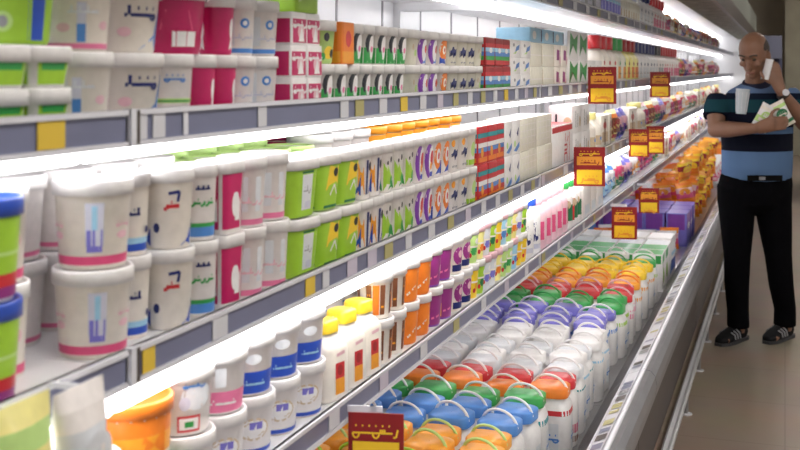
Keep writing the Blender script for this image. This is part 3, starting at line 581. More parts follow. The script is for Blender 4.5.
block(T['purpletub'], y, 2, .094, Z3, ZL, 2, 1, x=-.868, shelf=ls, rot=-.3); y += .19
block(T['berrytub'], y, 2, .09, Z3, ZL, 2, 1, x=-.866, shelf=ls, rot=-.3); y += .182
cups = [('yellow', 'amber', 'white', 'mango yellow yogurt pot'), ('sky', 'mid', 'lpink', 'sky blue yogurt pot'), ('lgreen', 'green', 'white', 'pale green yogurt pot'), ('lyellow', 'orange', 'lpink', 'lemon yogurt pot with orange mark'), ('pale', 'violet', 'lpink', 'grey blue yogurt pot'), ('lime', 'dgreen', 'white', 'lime yogurt pot')]
for i, (c1, c2, ld, lk) in enumerate(cups):
    reg('cup%d' % i, tub_proto('yogurt_pot', .066, .10, lk, [('r', c1, -.5, .5, .06, .9), ('e', c2, 0, .4, .07, .16), ('e', 'white', .06, .7, .05, .1), ('e', 'red', -.08, .25, .03, .08), ('r', 'ivory', -.5, .5, .5, .56)], c1, ld, taper=.8))
n = 0
for i in range(10):
    pr = T['cup%d' % ((i * 5 + i // 3) % 6)]; pr2 = T['cup%d' % ((i * 7 + 2) % 6)]
    for l, q in ((0, pr), (1, pr2)):
        clone(q, (-.857, y + .07 * (i + .5), Z3 + l * ZL), -.3 + rnd.uniform(-.3, .3), f"{q['look']}, lower shelf {['below', 'on top'][l]}, {ordinal(i, 10)}", 'yogurt pot', 'yogurt pots on the lower shelf')
y += .705
reg('tallwhite', bottle_proto('milk_bottle', .1, .195, 'tall white bottle with blue cap and navy swirl', [('e', 'navy', 0, .45, .08, .2), ('e', 'white', .03, .5, .06, .14), ('r', 'lav', -.1, .1, .1, .2)], 'white', 'blue', .6, .78, caph=.025))
reg('pinkbot', bottle_proto('milk_bottle', .1, .19, 'pink milk bottle with ruby label', [('r', 'rose', -.06, .06, .2, .6), ('e', 'lpink', .1, .4, .05, .15), ('e', 'white', -.1, .6, .05, .1)], 'lpink', 'lpink', .6, .75, caph=.025))
reg('rubybot', bottle_proto('milk_bottle', .1, .19, 'white bottle with ruby and green label', [('r', 'red', -.12, .0, .15, .7), ('r', 'dgreen', .0, .12, .2, .6), ('e', 'tan', .0, .6, .06, .1)], 'paper', 'green', .6, .75, caph=.025))
block(T['tallwhite'], y, 2, .104, Z3, .2, 1, 1, x=-.872, shelf=ls, cat='bottle'); y += .21
block(T['pinkbot'], y, 5, .104, Z3, .2, 1, 1, x=-.872, shelf=ls, cat='bottle'); y += .525
block(T['rubybot'], y, 3, .104, Z3, .2, 1, 1, x=-.872, shelf=ls, cat='bottle'); y += .315
reg('whitebox', box_proto('milk_carton', .18, .1, .195, 'tall plain white milk carton', [('r', 'pale', -.1, .1, .1, .3), ('r', 'tan', .14, .16, .1, .9)], 'paper', top='white'))
block(T['whitebox'], y, 3, .183, Z3, .2, 1, 1, x=-.873, shelf=ls, cat='carton', rot=0, jit=.02); y += .555
reg('bluebag', pouch_proto('cheese_pouch', .16, .18, .09, 'bright blue pouch', ['mid', 'sky', 'mid', 'white'], 1))
block(T['bluebag'], y, 3, .165, Z3, .2, 1, 1, x=-.875, shelf=ls, cat='pouch', rot=0); y += .5
far3 = y

reg('hangy', pouch_proto('hanging_pouch', .10, .19, .05, 'yellow green pouch clipped to the middle rail at the left edge', ['lyellow', 'lgreen', 'lyellow', 'blue'], 2))
reg('hangw', pouch_proto('hanging_pouch', .095, .18, .05, 'greyish white pouch clipped to the middle rail beside the orange tub', ['paper', 'pale', 'paper', 'paper', 'pale'], 4))
for k, x, y in (('hangy', -.752, .95), ('hangw', -.752, 1.052)):
    q = MB(); q.box(-.0385, .0, -.004, .004, .174, .18, m_rail2); q.build('clip', T[k])
    clone(T[k], (x, y, 1.015), -.0, T[k]['look'], 'pouch', None)
# ---- far run of each shelf: bags, pots and small cartons
reg('f0', pouch_proto('snack_pouch', .16, .19, .08, 'amber pouch', ['amber', 'white', 'red', 'cream'], 0))
reg('f1', pouch_proto('snack_pouch', .16, .17, .08, 'white and pink pouch', ['lpink', 'rose', 'white', 'plum'], 3))
reg('f2', pouch_proto('snack_pouch', .16, .18, .08, 'cream pouch with green bands', ['cream', 'dgreen', 'tan', 'rose'], 5))
reg('f3', pouch_proto('snack_pouch', .16, .15, .08, 'grey white pouch', ['pale', 'white', 'grey', 'amber'], 2))
reg('f4', pouch_proto('snack_pouch', .16, .17, .08, 'yellow and brown pouch', ['lyellow', 'brown', 'orange', 'dred'], 7))
reg('f5', box_proto('cheese_carton', .15, .1, .16, 'white and tan carton', [('r', 'tan', -.12, .12, .2, .5), ('e', 'red', 0, .7, .06, .12), ('r', 'brown', -.02, .02, .1, .9)], 'ivory', top='white', reps=(0, -.28)))
reg('f6', bottle_proto('drink_bottle', .12, .18, 'pale bottle with tan label', [('r', 'tan', -.12, .12, .2, .5), ('e', 'mid', 0, .4, .04, .06)], 'ivory', 'lyellow', .5, .72, caph=.03))
reg('f7', pouch_proto('snack_pouch', .16, .17, .08, 'navy and violet pouch', ['violet', 'navy', 'purple', 'lpink'], 9))
fars = {'f7': 'pouch', 'f0': 'pouch', 'f1': 'pouch', 'f2': 'pouch', 'f3': 'pouch', 'f4': 'pouch', 'f5': 'carton', 'f6': 'bottle'}
seqs = {us: 'f2 f4 f7 f1 f3 f3 f4 f2 f1 f0 f3 f1', ms: 'f6 f5 f4 f7 f5 f6 f1 f4 f2 f7 f0 f1 f4 f1 f0 f3 f2', ls: 'f2 f7 f3 f1 f1 f2 f3 f5 f1 f0 f7 f3'}
def far_run(shelf, y, yend, z, hmax):
    i = 0; ks = seqs[shelf].split(); r = random.Random(len(shelf)); cnt = {}
    total = {}
    plan = []
    while y < yend - .2:
        k = ks[(i // 2) % len(ks)] if i < 2 * len(ks) else r.choice(ks); plan.append((k, y)); total[k] = total.get(k, 0) + 1; i += 1; y += .172
    for k, yy in plan:
        c = cnt.get(k, 0); cnt[k] = c + 1
        side = ordinal(c, total[k])
        s = 1.0 if hmax > .2 else .95
        clone(T[k], (-.873, yy + .08, z), rnd.uniform(-.15, .15), f"{T[k]['look']} on far {shelf}, {side} of such", fars[k], T[k]['look'] + ' on far part of ' + shelf, s=s)
far_run(us, yfar1, 15.6, Z1, .28)
far_run(ms, far2, 15.6, Z2, .25)
far_run(ls, far3, 15.6, Z3, .2)

# ================================================================ HIGHEST SHELF (z 1.81)
hs = 'highest shelf'
y = 3.9
reg('h0', box_proto('milk_carton', .2, .1, .17, 'greyish carton with lilac panel', [('r', 'lav', -.1, .1, .2, .8)], 'grey', top='white'))
y = 3.0
block(T['h0'], y, 11, .203, Z0, .2, 1, 1, x=-.873, shelf=hs, cat='carton', rot=0, jit=.02); y += 2.24
reg('h1', bottle_proto('drink_bottle', .09, .17, 'cream bottle with lilac cap', [('r', 'tan', -.04, .04, .1, .8)], 'cream', 'lav', .5, .75, caph=.02))
reg('h2', bottle_proto('drink_bottle', .09, .18, 'blue shrink wrapped bottle', [('r', 'violet', -.5, .5, .1, .5), ('r', 'sky', -.1, .1, .5, .6)], 'lav', 'blue', .5, .75, caph=.02))
for k, n in (('h2', 7), ('h1', 8)):
    block(T[k], y, n, .1, Z0, .2, 1, 1, x=-.866, shelf=hs, cat='bottle'); y += n * .1 + .01
for k, n in (('bblue', 4), ('bscarlet', 5)):
    block(T[k], y, n, .178, Z0, .2, 1, 1, x=-.876, shelf=hs, cat='bottle', rot=0, jit=.03); y += n * .178 + .01
seqs[hs] = 'f1 f0 f4 f0 f7 f3 f2 f3 f7 f3'
far_run(hs, y, 15.6, Z0, .2)

# ================================================================ BOTTOM DECK: rows of handled milk bottles across the deck
ds = 'bottom deck'
def deck(nm, capc, lk, art_, body='white', h=.215, loop='white', w_=.129, sq=.55, capw=.90, neck=.80):
    return reg(nm, bottle_proto('handled_milk_bottle', w_, h, lk, art_, body, capc, neck, .74, loop=loop, capw=capw, caph=.028, square=sq, d=.112))
side = [('r', 'pale', -.08, .08, .15, .6)] + script('mid', -.08, .08, .35, .1, 4, 3, .03)
deck('dorange', 'amber', 'handled bottle with orange top and lime handle', [('r', 'lime', -.5, .5, .55, .7), ('r', 'amber', -.5, .5, .70, .80)] + side, loop='lime')
deck('dorangeb', 'amber', 'handled bottle with orange top and blue neck', [('r', 'blue', -.5, .5, .72, .80)] + side, loop='lgreen')
deck('dblue', 'mid', 'handled bottle with blue top', side)
deck('dgreen', 'green', 'handled bottle with green top', [('r', 'teal', -.5, .5, .72, .8)] + side)
deck('dorred', 'orange', 'handled bottle with orange red top', [('r', 'red', -.5, .5, .72, .8)] + side)
deck('dred', 'red', 'handled bottle with deep red top', [('r', 'brown', -.5, .5, .1, .2), ('r', 'rose', -.2, .2, .25, .4)] + side)
deck('dwhite', 'white', 'handled white bottle with white top', [('r', 'sky', -.5, .5, .76, .8)] + side)
deck('dwhitet', 'pale', 'handled white bottle with pale teal ring top', [('r', 'teal', -.5, .5, .77, .80)] + side)
deck('dpurple', 'violet', 'handled bottle with violet blue top', [('r', 'mid', -.5, .5, .72, .8)] + side)
deck('dgreen2', 'green', 'handled bottle with bright green top', [('r', 'lime', -.5, .5, .72, .8)] + side, loop='green')
deck('dcoral', 'red', 'handled bottle with coral top', [('r', 'pink', -.5, .5, .6, .8)] + side, loop='lpink')
deck('damber', 'amber', 'handled bottle with amber top', [('r', 'amber', -.5, .5, .72, .8)] + side, loop='orange')
deck('dyellow', 'yellow', 'handled bottle with yellow top', [('r', 'amber', -.5, .5, .72, .8)] + side, loop='yellow')
rs = 'dwhite dblue dorange dorange dorangeb dorangeb dblue dblue dgreen dorred dred dwhitet dwhite dwhitet dwhite dwhite dpurple dpurple dpurple dgreen2 dgreen2 dcoral dcoral damber damber dyellow dyellow dyellow dgreen2 dwhite'.split()
rows = [(k, 2.12 + .1195 * i) for i, k in enumerate(rs)]
cntr = {}
shift_ = (0, .012, -.004)
for k, y in rows:
    cntr.setdefault(k, []).append(y)
for k, y in rows:
    rl = cntr[k]; rk = rl.index(y); rn = '' if len(rl) == 1 else ORD[rk] + ' such row, '
    for i in range(5):
        x = (-.70 if k in ('dblue', 'dorange', 'dorangeb', 'dgreen') else -.675 if k == 'dpurple' else -.652) - i * .133 - shift_[rk % 3] * (0 if k == 'dred' else 1)
        clone(T[k], (x + rnd.uniform(-.001, .001), y + rnd.uniform(-.002, .002), ZD), -PI / 2 + rnd.uniform(-.12, .12), f"{T[k]['look']}, bottom deck, {rn}{['aisle end', 'second from aisle', 'third from aisle', 'fourth from aisle', 'fifth from aisle', 'at the back'][i]}", 'milk bottle', T[k]['look'] + ' on the bottom deck', s=rnd.uniform(.92, .985))
# farther deck goods
reg('gcarton', box_proto('cheese_carton', .16, .13, .19, 'green and white deck carton', [('r', 'green', -.4, .4, .75, .97), ('e', 'lime', 0, .4, .08, .2)], 'white', top='green'))
reg('wcarton', box_proto('cheese_carton', .16, .13, .19, 'white deck carton with blue corner', [('p', 'mid', [(.0, .1), (.12, .1), (.12, .5)]), ('e', 'pale', -.04, .6, .05, .12)], 'white', top='pale'))
reg('vcarton', box_proto('cheese_carton', .22, .13, .21, 'violet deck carton', [('r', 'purple', -.5, .5, .5, .97), ('r', 'violet', -.5, .5, .1, .4), ('e', 'white', .0, .6, .1, .1)], 'violet', top='violet'))
reg('bcarton', box_proto('cheese_carton', .2, .13, .2, 'blue striped deck carton', [('r', 'blue', -.5, .5, .1, .4), ('r', 'sky', -.5, .5, .5, .6)], 'white', top='white'))
def deckrow(k, ys, pitch=.138, n=5, z=0, x0=-.655, ex=''):
    for j, y in enumerate(ys):
        for i in range(n):
            rn = '' if len(ys) == 1 else ['nearest', 'next', 'third', 'farthest'][j] + ' row, '
            clone(T[k], (x0 - i * pitch, y, ZD + z), -PI / 2 * 0 + rnd.uniform(-.04, .04), f"{T[k]['look']}{ex}, {rn}{['aisle end', 'second from aisle', 'third from aisle', 'fourth from aisle', 'at the back'][i]}", 'carton', T[k]['look'] + ' on the bottom deck')
deckrow('gcarton', [5.79, 5.96]); deckrow('wcarton', [6.13]); deckrow('bcarton', [6.32]); deckrow('vcarton', [7.35, 7.58, 7.81])
# heaps of bags beyond
for nm, cols, lk, sd in (('obag', ['amber', 'orange', 'amber', 'dred', 'yellow'], 'orange snack bag', 1), ('rbag', ['orange', 'rose', 'lpink', 'amber'], 'red orange snack bag', 4), ('wbag', ['white', 'lpink', 'pale', 'rose'], 'white and pink snack bag', 6)):
    reg(nm, pouch_proto('snack_bag', .20, .22, .09, lk, cols, sd))
BG = {'obag': 'orange snack bag', 'rbag': 'red orange snack bag', 'wbag': 'white and pink snack bag', 'f3': 'grey white pouch', 'bluebag': 'bright blue pouch'}
PL = ['aisle end', 'second from aisle', 'third from aisle', 'fourth from aisle', 'at the back']
for j in range(5):      # mixed bags between the carton rows
    for i in range(5):
        k = ['wbag', 'f3', 'bluebag', 'wbag', 'rbag'][(i * 2 + j) % 5]
        clone(T[k], (-.69 - i * .13, 6.50 + j * .155, ZD), -1.2 + rnd.uniform(-.15, .15), f"{BG[k]} before the violet cartons, {ORD[j]} rank, {PL[i]}", 'snack bag', 'mixed bags between deck cartons', s=.62 if k[0] != 'f' and k != 'bluebag' else .75)
for j in range(15):
    y = 8.08 + j * .19
    for i in range(5):
        for l in range(3 if i == 0 else 2):
            k = 'obag' if (j > 4 and i < 2) or (l == 2) else rnd.choice(['rbag', 'rbag', 'obag']) if j < 9 else rnd.choice(['obag', 'wbag'])
            if i >= 2 and l == 1: k = rnd.choice(['wbag', 'rbag', 'wbag'])
            x = -.685 - i * .128
            clone(T[k], (x + rnd.uniform(-.02, .02), y + rnd.uniform(-.02, .02), ZD + l * .165 + .012), -1.0 + rnd.uniform(-.5, .5), f"{BG[k]} in heap, {['bottom', 'second up', 'topmost'][l]}, {ORD[j]} rank, {PL[i]}", 'snack bag', 'snack bags heaped on the far deck', s=rnd.uniform(.64, .72), rx=rnd.uniform(-.2, .2) * (l > 0), ry=rnd.uniform(-.15, .15) * (l > 0))
for j in range(14):
    y = 11.05 + j * .32
    for i in range(3):
        k = rnd.choice(['wbag', 'obag', 'rbag'])
        clone(T[k], (-.70 - i * .2, y, ZD), -1.1, f"{BG[k]} far down the deck, {ORD[j]} rank, {PL[i]}", 'snack bag', 'snack bags far down the deck')

# ================================================================ PRICE SIGNS
m_sred = mat('sign_red', (.27, .008, .010), .4, noise=.05); m_syel = mat('sign_yellow', (.88, .55, .02), .4, noise=.04); m_sor = mat('sign_amber', (.80, .32, .03), .4)
def flatmarks(mb, x0, x1, z0, z1, m, n, seed, yy, wd=.0018):
    """joined right-to-left letter shapes: baseline with teeth, bowls, tall strokes and dots"""
    r = random.Random(seed); dx = (x1 - x0) / n; h = z1 - z0; zb = z0 + h * .3
    def seg(p, q, s, t):
        l = math.hypot(s - p, t - q) or 1; nx, nz = -(t - q) / l * wd, (s - p) / l * wd
        mb.add([(p + nx, yy, q + nz), (p - nx, yy, q - nz), (s - nx, yy, t - nz), (s + nx, yy, t + nz)], [(0, 1, 2, 3)], m)
    for i in range(n):
        a = x0 + i * dx; k = r.choice([0, 1, 2, 3, 4])
        if k != 3: seg(a, zb, a + dx, zb)
        if k == 0: seg(a + dx * .5, zb, a + dx * .5, z1)
        elif k == 1:
            for t in range(6):
                u, v = PI * (1 + t / 6), PI * (1 + (t + 1) / 6); seg(a + dx * (.5 + .5 * math.cos(u)), zb + h * .4 * math.sin(u), a + dx * (.5 + .5 * math.cos(v)), zb + h * .4 * math.sin(v))
        elif k == 2:
            for t in (.2, .5, .8): seg(a + dx * t, zb, a + dx * t, zb + h * .28)
        elif k == 3: seg(a + dx * .8, zb + h * .3, a + dx * .5, z0); seg(a + dx * .5, z0, a + dx * .1, z0)
        if k in (1, 2, 4): seg(a + dx * .4, zb + h * .55, a + dx * .62, zb + h * .55)
def price_sign(x, y, ztop, railz, label, big=False, stake=False, w_=.126, h_=.165):
    t = empty('price_sign', (x, y, ztop), .22); tag(t, label, 'price sign', 'red and yellow price signs')
    a = MB(); a.box(-w_ / 2, w_ / 2, -.002, .002, -h_, 0, m_sred); bd = a.build('board', t)
    a = MB(); f = -.0028
    def rect(x0, x1, z0, z1, m, yy=f): a.add([(x0 * w_, yy, z0 * h_), (x1 * w_, yy, z0 * h_), (x1 * w_, yy, z1 * h_), (x0 * w_, yy, z1 * h_)], [(0, 1, 2, 3)], m)
    if big:
        rect(-.42, .42, -.50, -.36, m_syel); flatmarks(a, -.045, .045, -.045, -.02, m_syel, 7, 3, f); flatmarks(a, -.05, .05, -.13, -.09, m_syel, 6, 8, f)
    else:
        rect(-.40, .40, -.46, -.24, m_sor); rect(-.40, .40, -.95, -.58, m_syel)
        flatmarks(a, -.04, .04, -.032, -.014, m_syel, 6, 3, f); flatmarks(a, -.035, .04, -.068, -.05, m_sred, 6, 5, f - .0006)
        flatmarks(a, -.035, .035, -.14, -.11, m_sor, 5, 9, f - .0006, .003)
    a.build('print', t)
    if stake:
        a = MB(); a.box(-.004, .004, .0, .006, -(ztop - railz), -.02, m_rail2); a.build('stake', t)
    else:
        a = MB(); dx = -.794 - x
        a.box(min(dx, -.02) if dx < 0 else -.02, .0, .0025, .007, -h_ * .5 + (railz - ztop + h_ * .5) - .006, railz - ztop + .006, m_rail2)
        a.box(-.012, .012, .0025, .007, min(railz - ztop, -h_ * .3) - .006, max(railz - ztop, -h_ * .3) + .006, m_rail2); a.build('holder', t)
price_sign(-.728, 4.66, 1.563, 1.478, 'large red and yellow price sign high up, left of the man, on upper rail', w_=.118, h_=.156)
price_sign(-.728, 6.94, 1.538, 1.478, 'red and yellow price sign on the upper rail nearest the man', w_=.122, h_=.156)
price_sign(-.728, 4.34, 1.246, 1.17, 'red and yellow price sign below the largest one, on the middle rail', w_=.122, h_=.154)
price_sign(-.728, 5.90, 1.238, 1.17, 'left one of two adjoining red and yellow price signs, middle rail', w_=.105, h_=.148)
price_sign(-.728, 6.68, 1.216, 1.17, 'right one of two adjoining red and yellow price signs, middle rail', w_=.105, h_=.165)
price_sign(-.728, 6.35, .881, .90, 'red and yellow price sign above the violet cartons', w_=.113, h_=.142)
price_sign(-.728, 5.34, .892, .90, 'red and yellow price sign above the green topped deck cartons', w_=.12, h_=.154)
price_sign(-.738, 1.97, .894, .90, 'nearest price sign at the bottom edge, mostly red with yellow stripe', big=True, w_=.107, h_=.15)

# ================================================================ BACKGROUND beyond the case
m_steel = mat('dark_blue_shelving', (.08, .09, .17), .5, noise=.2, nscale=4)
t = empty('shelving_unit', (-.50, 20.6, 0)); tag(t, 'dark blue grey shelving unit against far wall behind the man', 'shelving unit')
for x in (-.50, .40):
    q = MB(); q.box(x, x + .05, -.25, .25, 0, 2.15, m_steel); q.build('side_panel', t)
q = MB(); q.box(-.45, .40, .22, .25, 0, 2.15, m_steel); q.build('back_board', t)
q = MB(); q.box(-.50, .45, -.27, .25, 1.75, 2.15, mat('shelving_header', (.20, .21, .30), .5)); q.build('header', t)
for i, z in enumerate((.25, .63, 1.0, 1.37)):
    q = MB(); q.box(-.45, .40, -.24, .22, z, z + .03, m_steel); q.build('shelf_board', t)
    kx = -.44
    for j in range(4):
        c = ['navy', 'black', 'brown', 'black', 'navy', 'dgreen'][(i * 3 + j * 2) % 6]; ww = .185; hh = (.24, .2, .27, .22)[(i + j) % 4]
        e = empty('storage_box', (-.50 + kx + ww / 2, 20.6, z + .031)); a = MB(); a.box(-ww / 2, ww / 2, -.15, .1, 0, hh - .03, c); a.build('carton', e)
        a = MB(); a.box(-ww / 2 - .003, ww / 2 + .003, -.153, .103, hh - .03, hh + .005, c); a.build('lid', e)
        tag(e, f"dark box on {['lowest', 'second', 'third', 'topmost'][i]} board of far shelving, {ordinal(j, 4)}", 'box', 'boxes on the far shelving')
        kx += ww + .024
q = MB(); q.box(.0, .60, 21.3, 21.7, 0, 3.4, mat('column_grey', (.36, .33, .25), .7, noise=.1, nscale=3)); o = q.build('column'); o['kind'] = 'structure'
# dark island freezer right behind the man
t = empty('island_freezer', (1.10, 15.0, 0)); tag(t, 'dark low island freezer at the right edge behind the man', 'freezer')
q = MB(); q.box(-.9, .9, -1.2, 1.2, .1, .8, mat('freezer_dark', (.035, .03, .03), .35)); q.build('body', t)
q = MB(); q.box(-.86, .86, -1.15, 1.15, 0, .1, m_dark); q.build('plinth', t)
q = MB(); q.box(-.93, .93, -1.23, 1.23, .8, .86, mat('freezer_rim', (.10, .09, .09), .35)); q.build('rim', t)
q = MB(); q.box(-.8, .8, -1.1, 1.1, .86, .93, mat('freezer_lid', (.04, .045, .05), .1)); q.build('glass_lid', t)

# ================================================================ THE MAN
def loft(bm, chain, n=16, up=(0, 1, 0)):
    """chain: [(center, rx, ry)] -> closed tube, rx along 'side' axis, ry along the other"""
    pts = [Vector(c[0]) for c in chain]; rings = []; U = Vector(up)
    for i, c in enumerate(chain):
        t = (pts[min(i + 1, len(pts) - 1)] - pts[max(i - 1, 0)]).normalized()
        a = U.cross(t)
        if a.length < 1e-3: a = Vector((1, 0, 0))
        a.normalize(); b_ = t.cross(a).normalized()
        rings.append([bm.verts.new(pts[i] + a * c[1] * math.cos(2 * PI * k / n) + b_ * c[2] * math.sin(2 * PI * k / n)) for k in range(n)])
    for i in range(len(rings) - 1):
        for k in range(n): bm.faces.new((rings[i][k], rings[i][(k + 1) % n], rings[i + 1][(k + 1) % n], rings[i + 1][k]))
    for r, s in ((rings[0], -1), (rings[-1], 1)):
        c = bm.verts.new(sum((v.co for v in r), Vector()) / n)
        for k in range(n):
            bm.faces.new((r[(k + 1) % n], r[k], c) if s < 0 else (r[k], r[(k + 1) % n], c))
def ball(bm, c, r, M=None, n=12):
    d = bmesh.ops.create_uvsphere(bm, u_segments=n * 2, v_segments=n, radius=1)
    for v in d['verts']:
        p = Vector((v.co.x * r[0], v.co.y * r[1], v.co.z * r[2]))
        v.co = (M @ p if M else p) + Vector(c)
def fuse(name, fn, voxel, m, parent, smooth=3):
    """runs fn to gather closed shells, fuses them into one continuous surface"""
    bm = bmesh.new(); fn(bm); bmesh.ops.recalc_face_normals(bm, faces=bm.faces)
    me = bpy.data.meshes.new('tmp_shell'); bm.to_mesh(me); bm.free()
    o = bpy.data.objects.new('tmp_shell', me); COL.objects.link(o)
    r = o.modifiers.new('r', 'REMESH'); r.mode = 'VOXEL'; r.voxel_size = voxel; r.use_smooth_shade = True
    s = o.modifiers.new('s', 'SMOOTH'); s.factor = .5; s.iterations = smooth
    dg = bpy.context.evaluated_depsgraph_get(); dg.update()
    out = bpy.data.meshes.new_from_object(o.evaluated_get(dg), depsgraph=dg); out.name = name
    bpy.data.objects.remove(o); bpy.data.meshes.remove(me)
    out.materials.clear(); out.materials.append(m)
    for p in out.polygons: p.use_smooth = True
    return link(name, out, parent)
K = .00573
man = empty('man', (-.16, 6.62, 0), TH)
tag(man, 'balding man in blue striped polo and black trousers, phoning beside the dairy case', 'person')
m_skin = mat('skin', (.23, .112, .068), .5, noise=.08, nscale=14)
m_hair = mat('hair_dark', (.045, .032, .028), .7, noise=.3, nscale=90)
def stripes():
    m = bpy.data.materials.new('polo_stripes'); m.use_nodes = True; nt = m.node_tree; b = nt.nodes['Principled BSDF']
    tc = nt.nodes.new('ShaderNodeTexCoord'); sx = nt.nodes.new('ShaderNodeSeparateXYZ'); mr = nt.nodes.new('ShaderNodeMapRange'); cr = nt.nodes.new('ShaderNodeValToRGB')
    mr.inputs[1].default_value = .95; mr.inputs[2].default_value = 1.55
    nt.links.new(tc.outputs['Object'], sx.inputs[0]); nt.links.new(sx.outputs['Z'], mr.inputs[0]); nt.links.new(mr.outputs[0], cr.inputs[0]); nt.links.new(cr.outputs[0], b.inputs['Base Color'])
    cr.color_ramp.interpolation = 'CONSTANT'; e = cr.color_ramp.elements
    cols = [(0, (.17, .30, .55)), (.235, (.008, .010, .025)), (.40, (.17, .30, .55)), (.46, (.008, .010, .03)), (.60, (.02, .09, .12)), (.72, (.01, .02, .05)), (.78, (.20, .32, .58)), (.885, (.012, .018, .06))]
    cols = [(p, tuple(v * .55 for v in c)) for p, c in cols]; e[0].position = 0; e[0].color = (*cols[0][1], 1); e[1].position = cols[1][0]; e[1].color = (*cols[1][1], 1)
    for p, c in cols[2:]: q = e.new(p); q.color = (*c, 1)
    b.inputs['Roughness'].default_value = .95; b.inputs['Specular IOR Level'].default_value = .15; return m
m_shirt = stripes(); m_trou = mat('trousers_black', (.002, .002, .003), .98, spec=.08)

def Z(py): return CAMZ - (py - 70) * K
def X(px): return (px - 755) * K
RS, RE, RW, RH = (X(719), .03, Z(97)), (X(712), -.06, Z(129)), (X(742), -.26, Z(126)), (X(756), -.29, Z(121))     # viewer-left arm
LS, LE, LW, LH = (X(788), .02, Z(93)), (X(801), -.10, Z(127)), (X(771), -.16, Z(91)), (X(766), -.15, Z(78))        # viewer-right arm
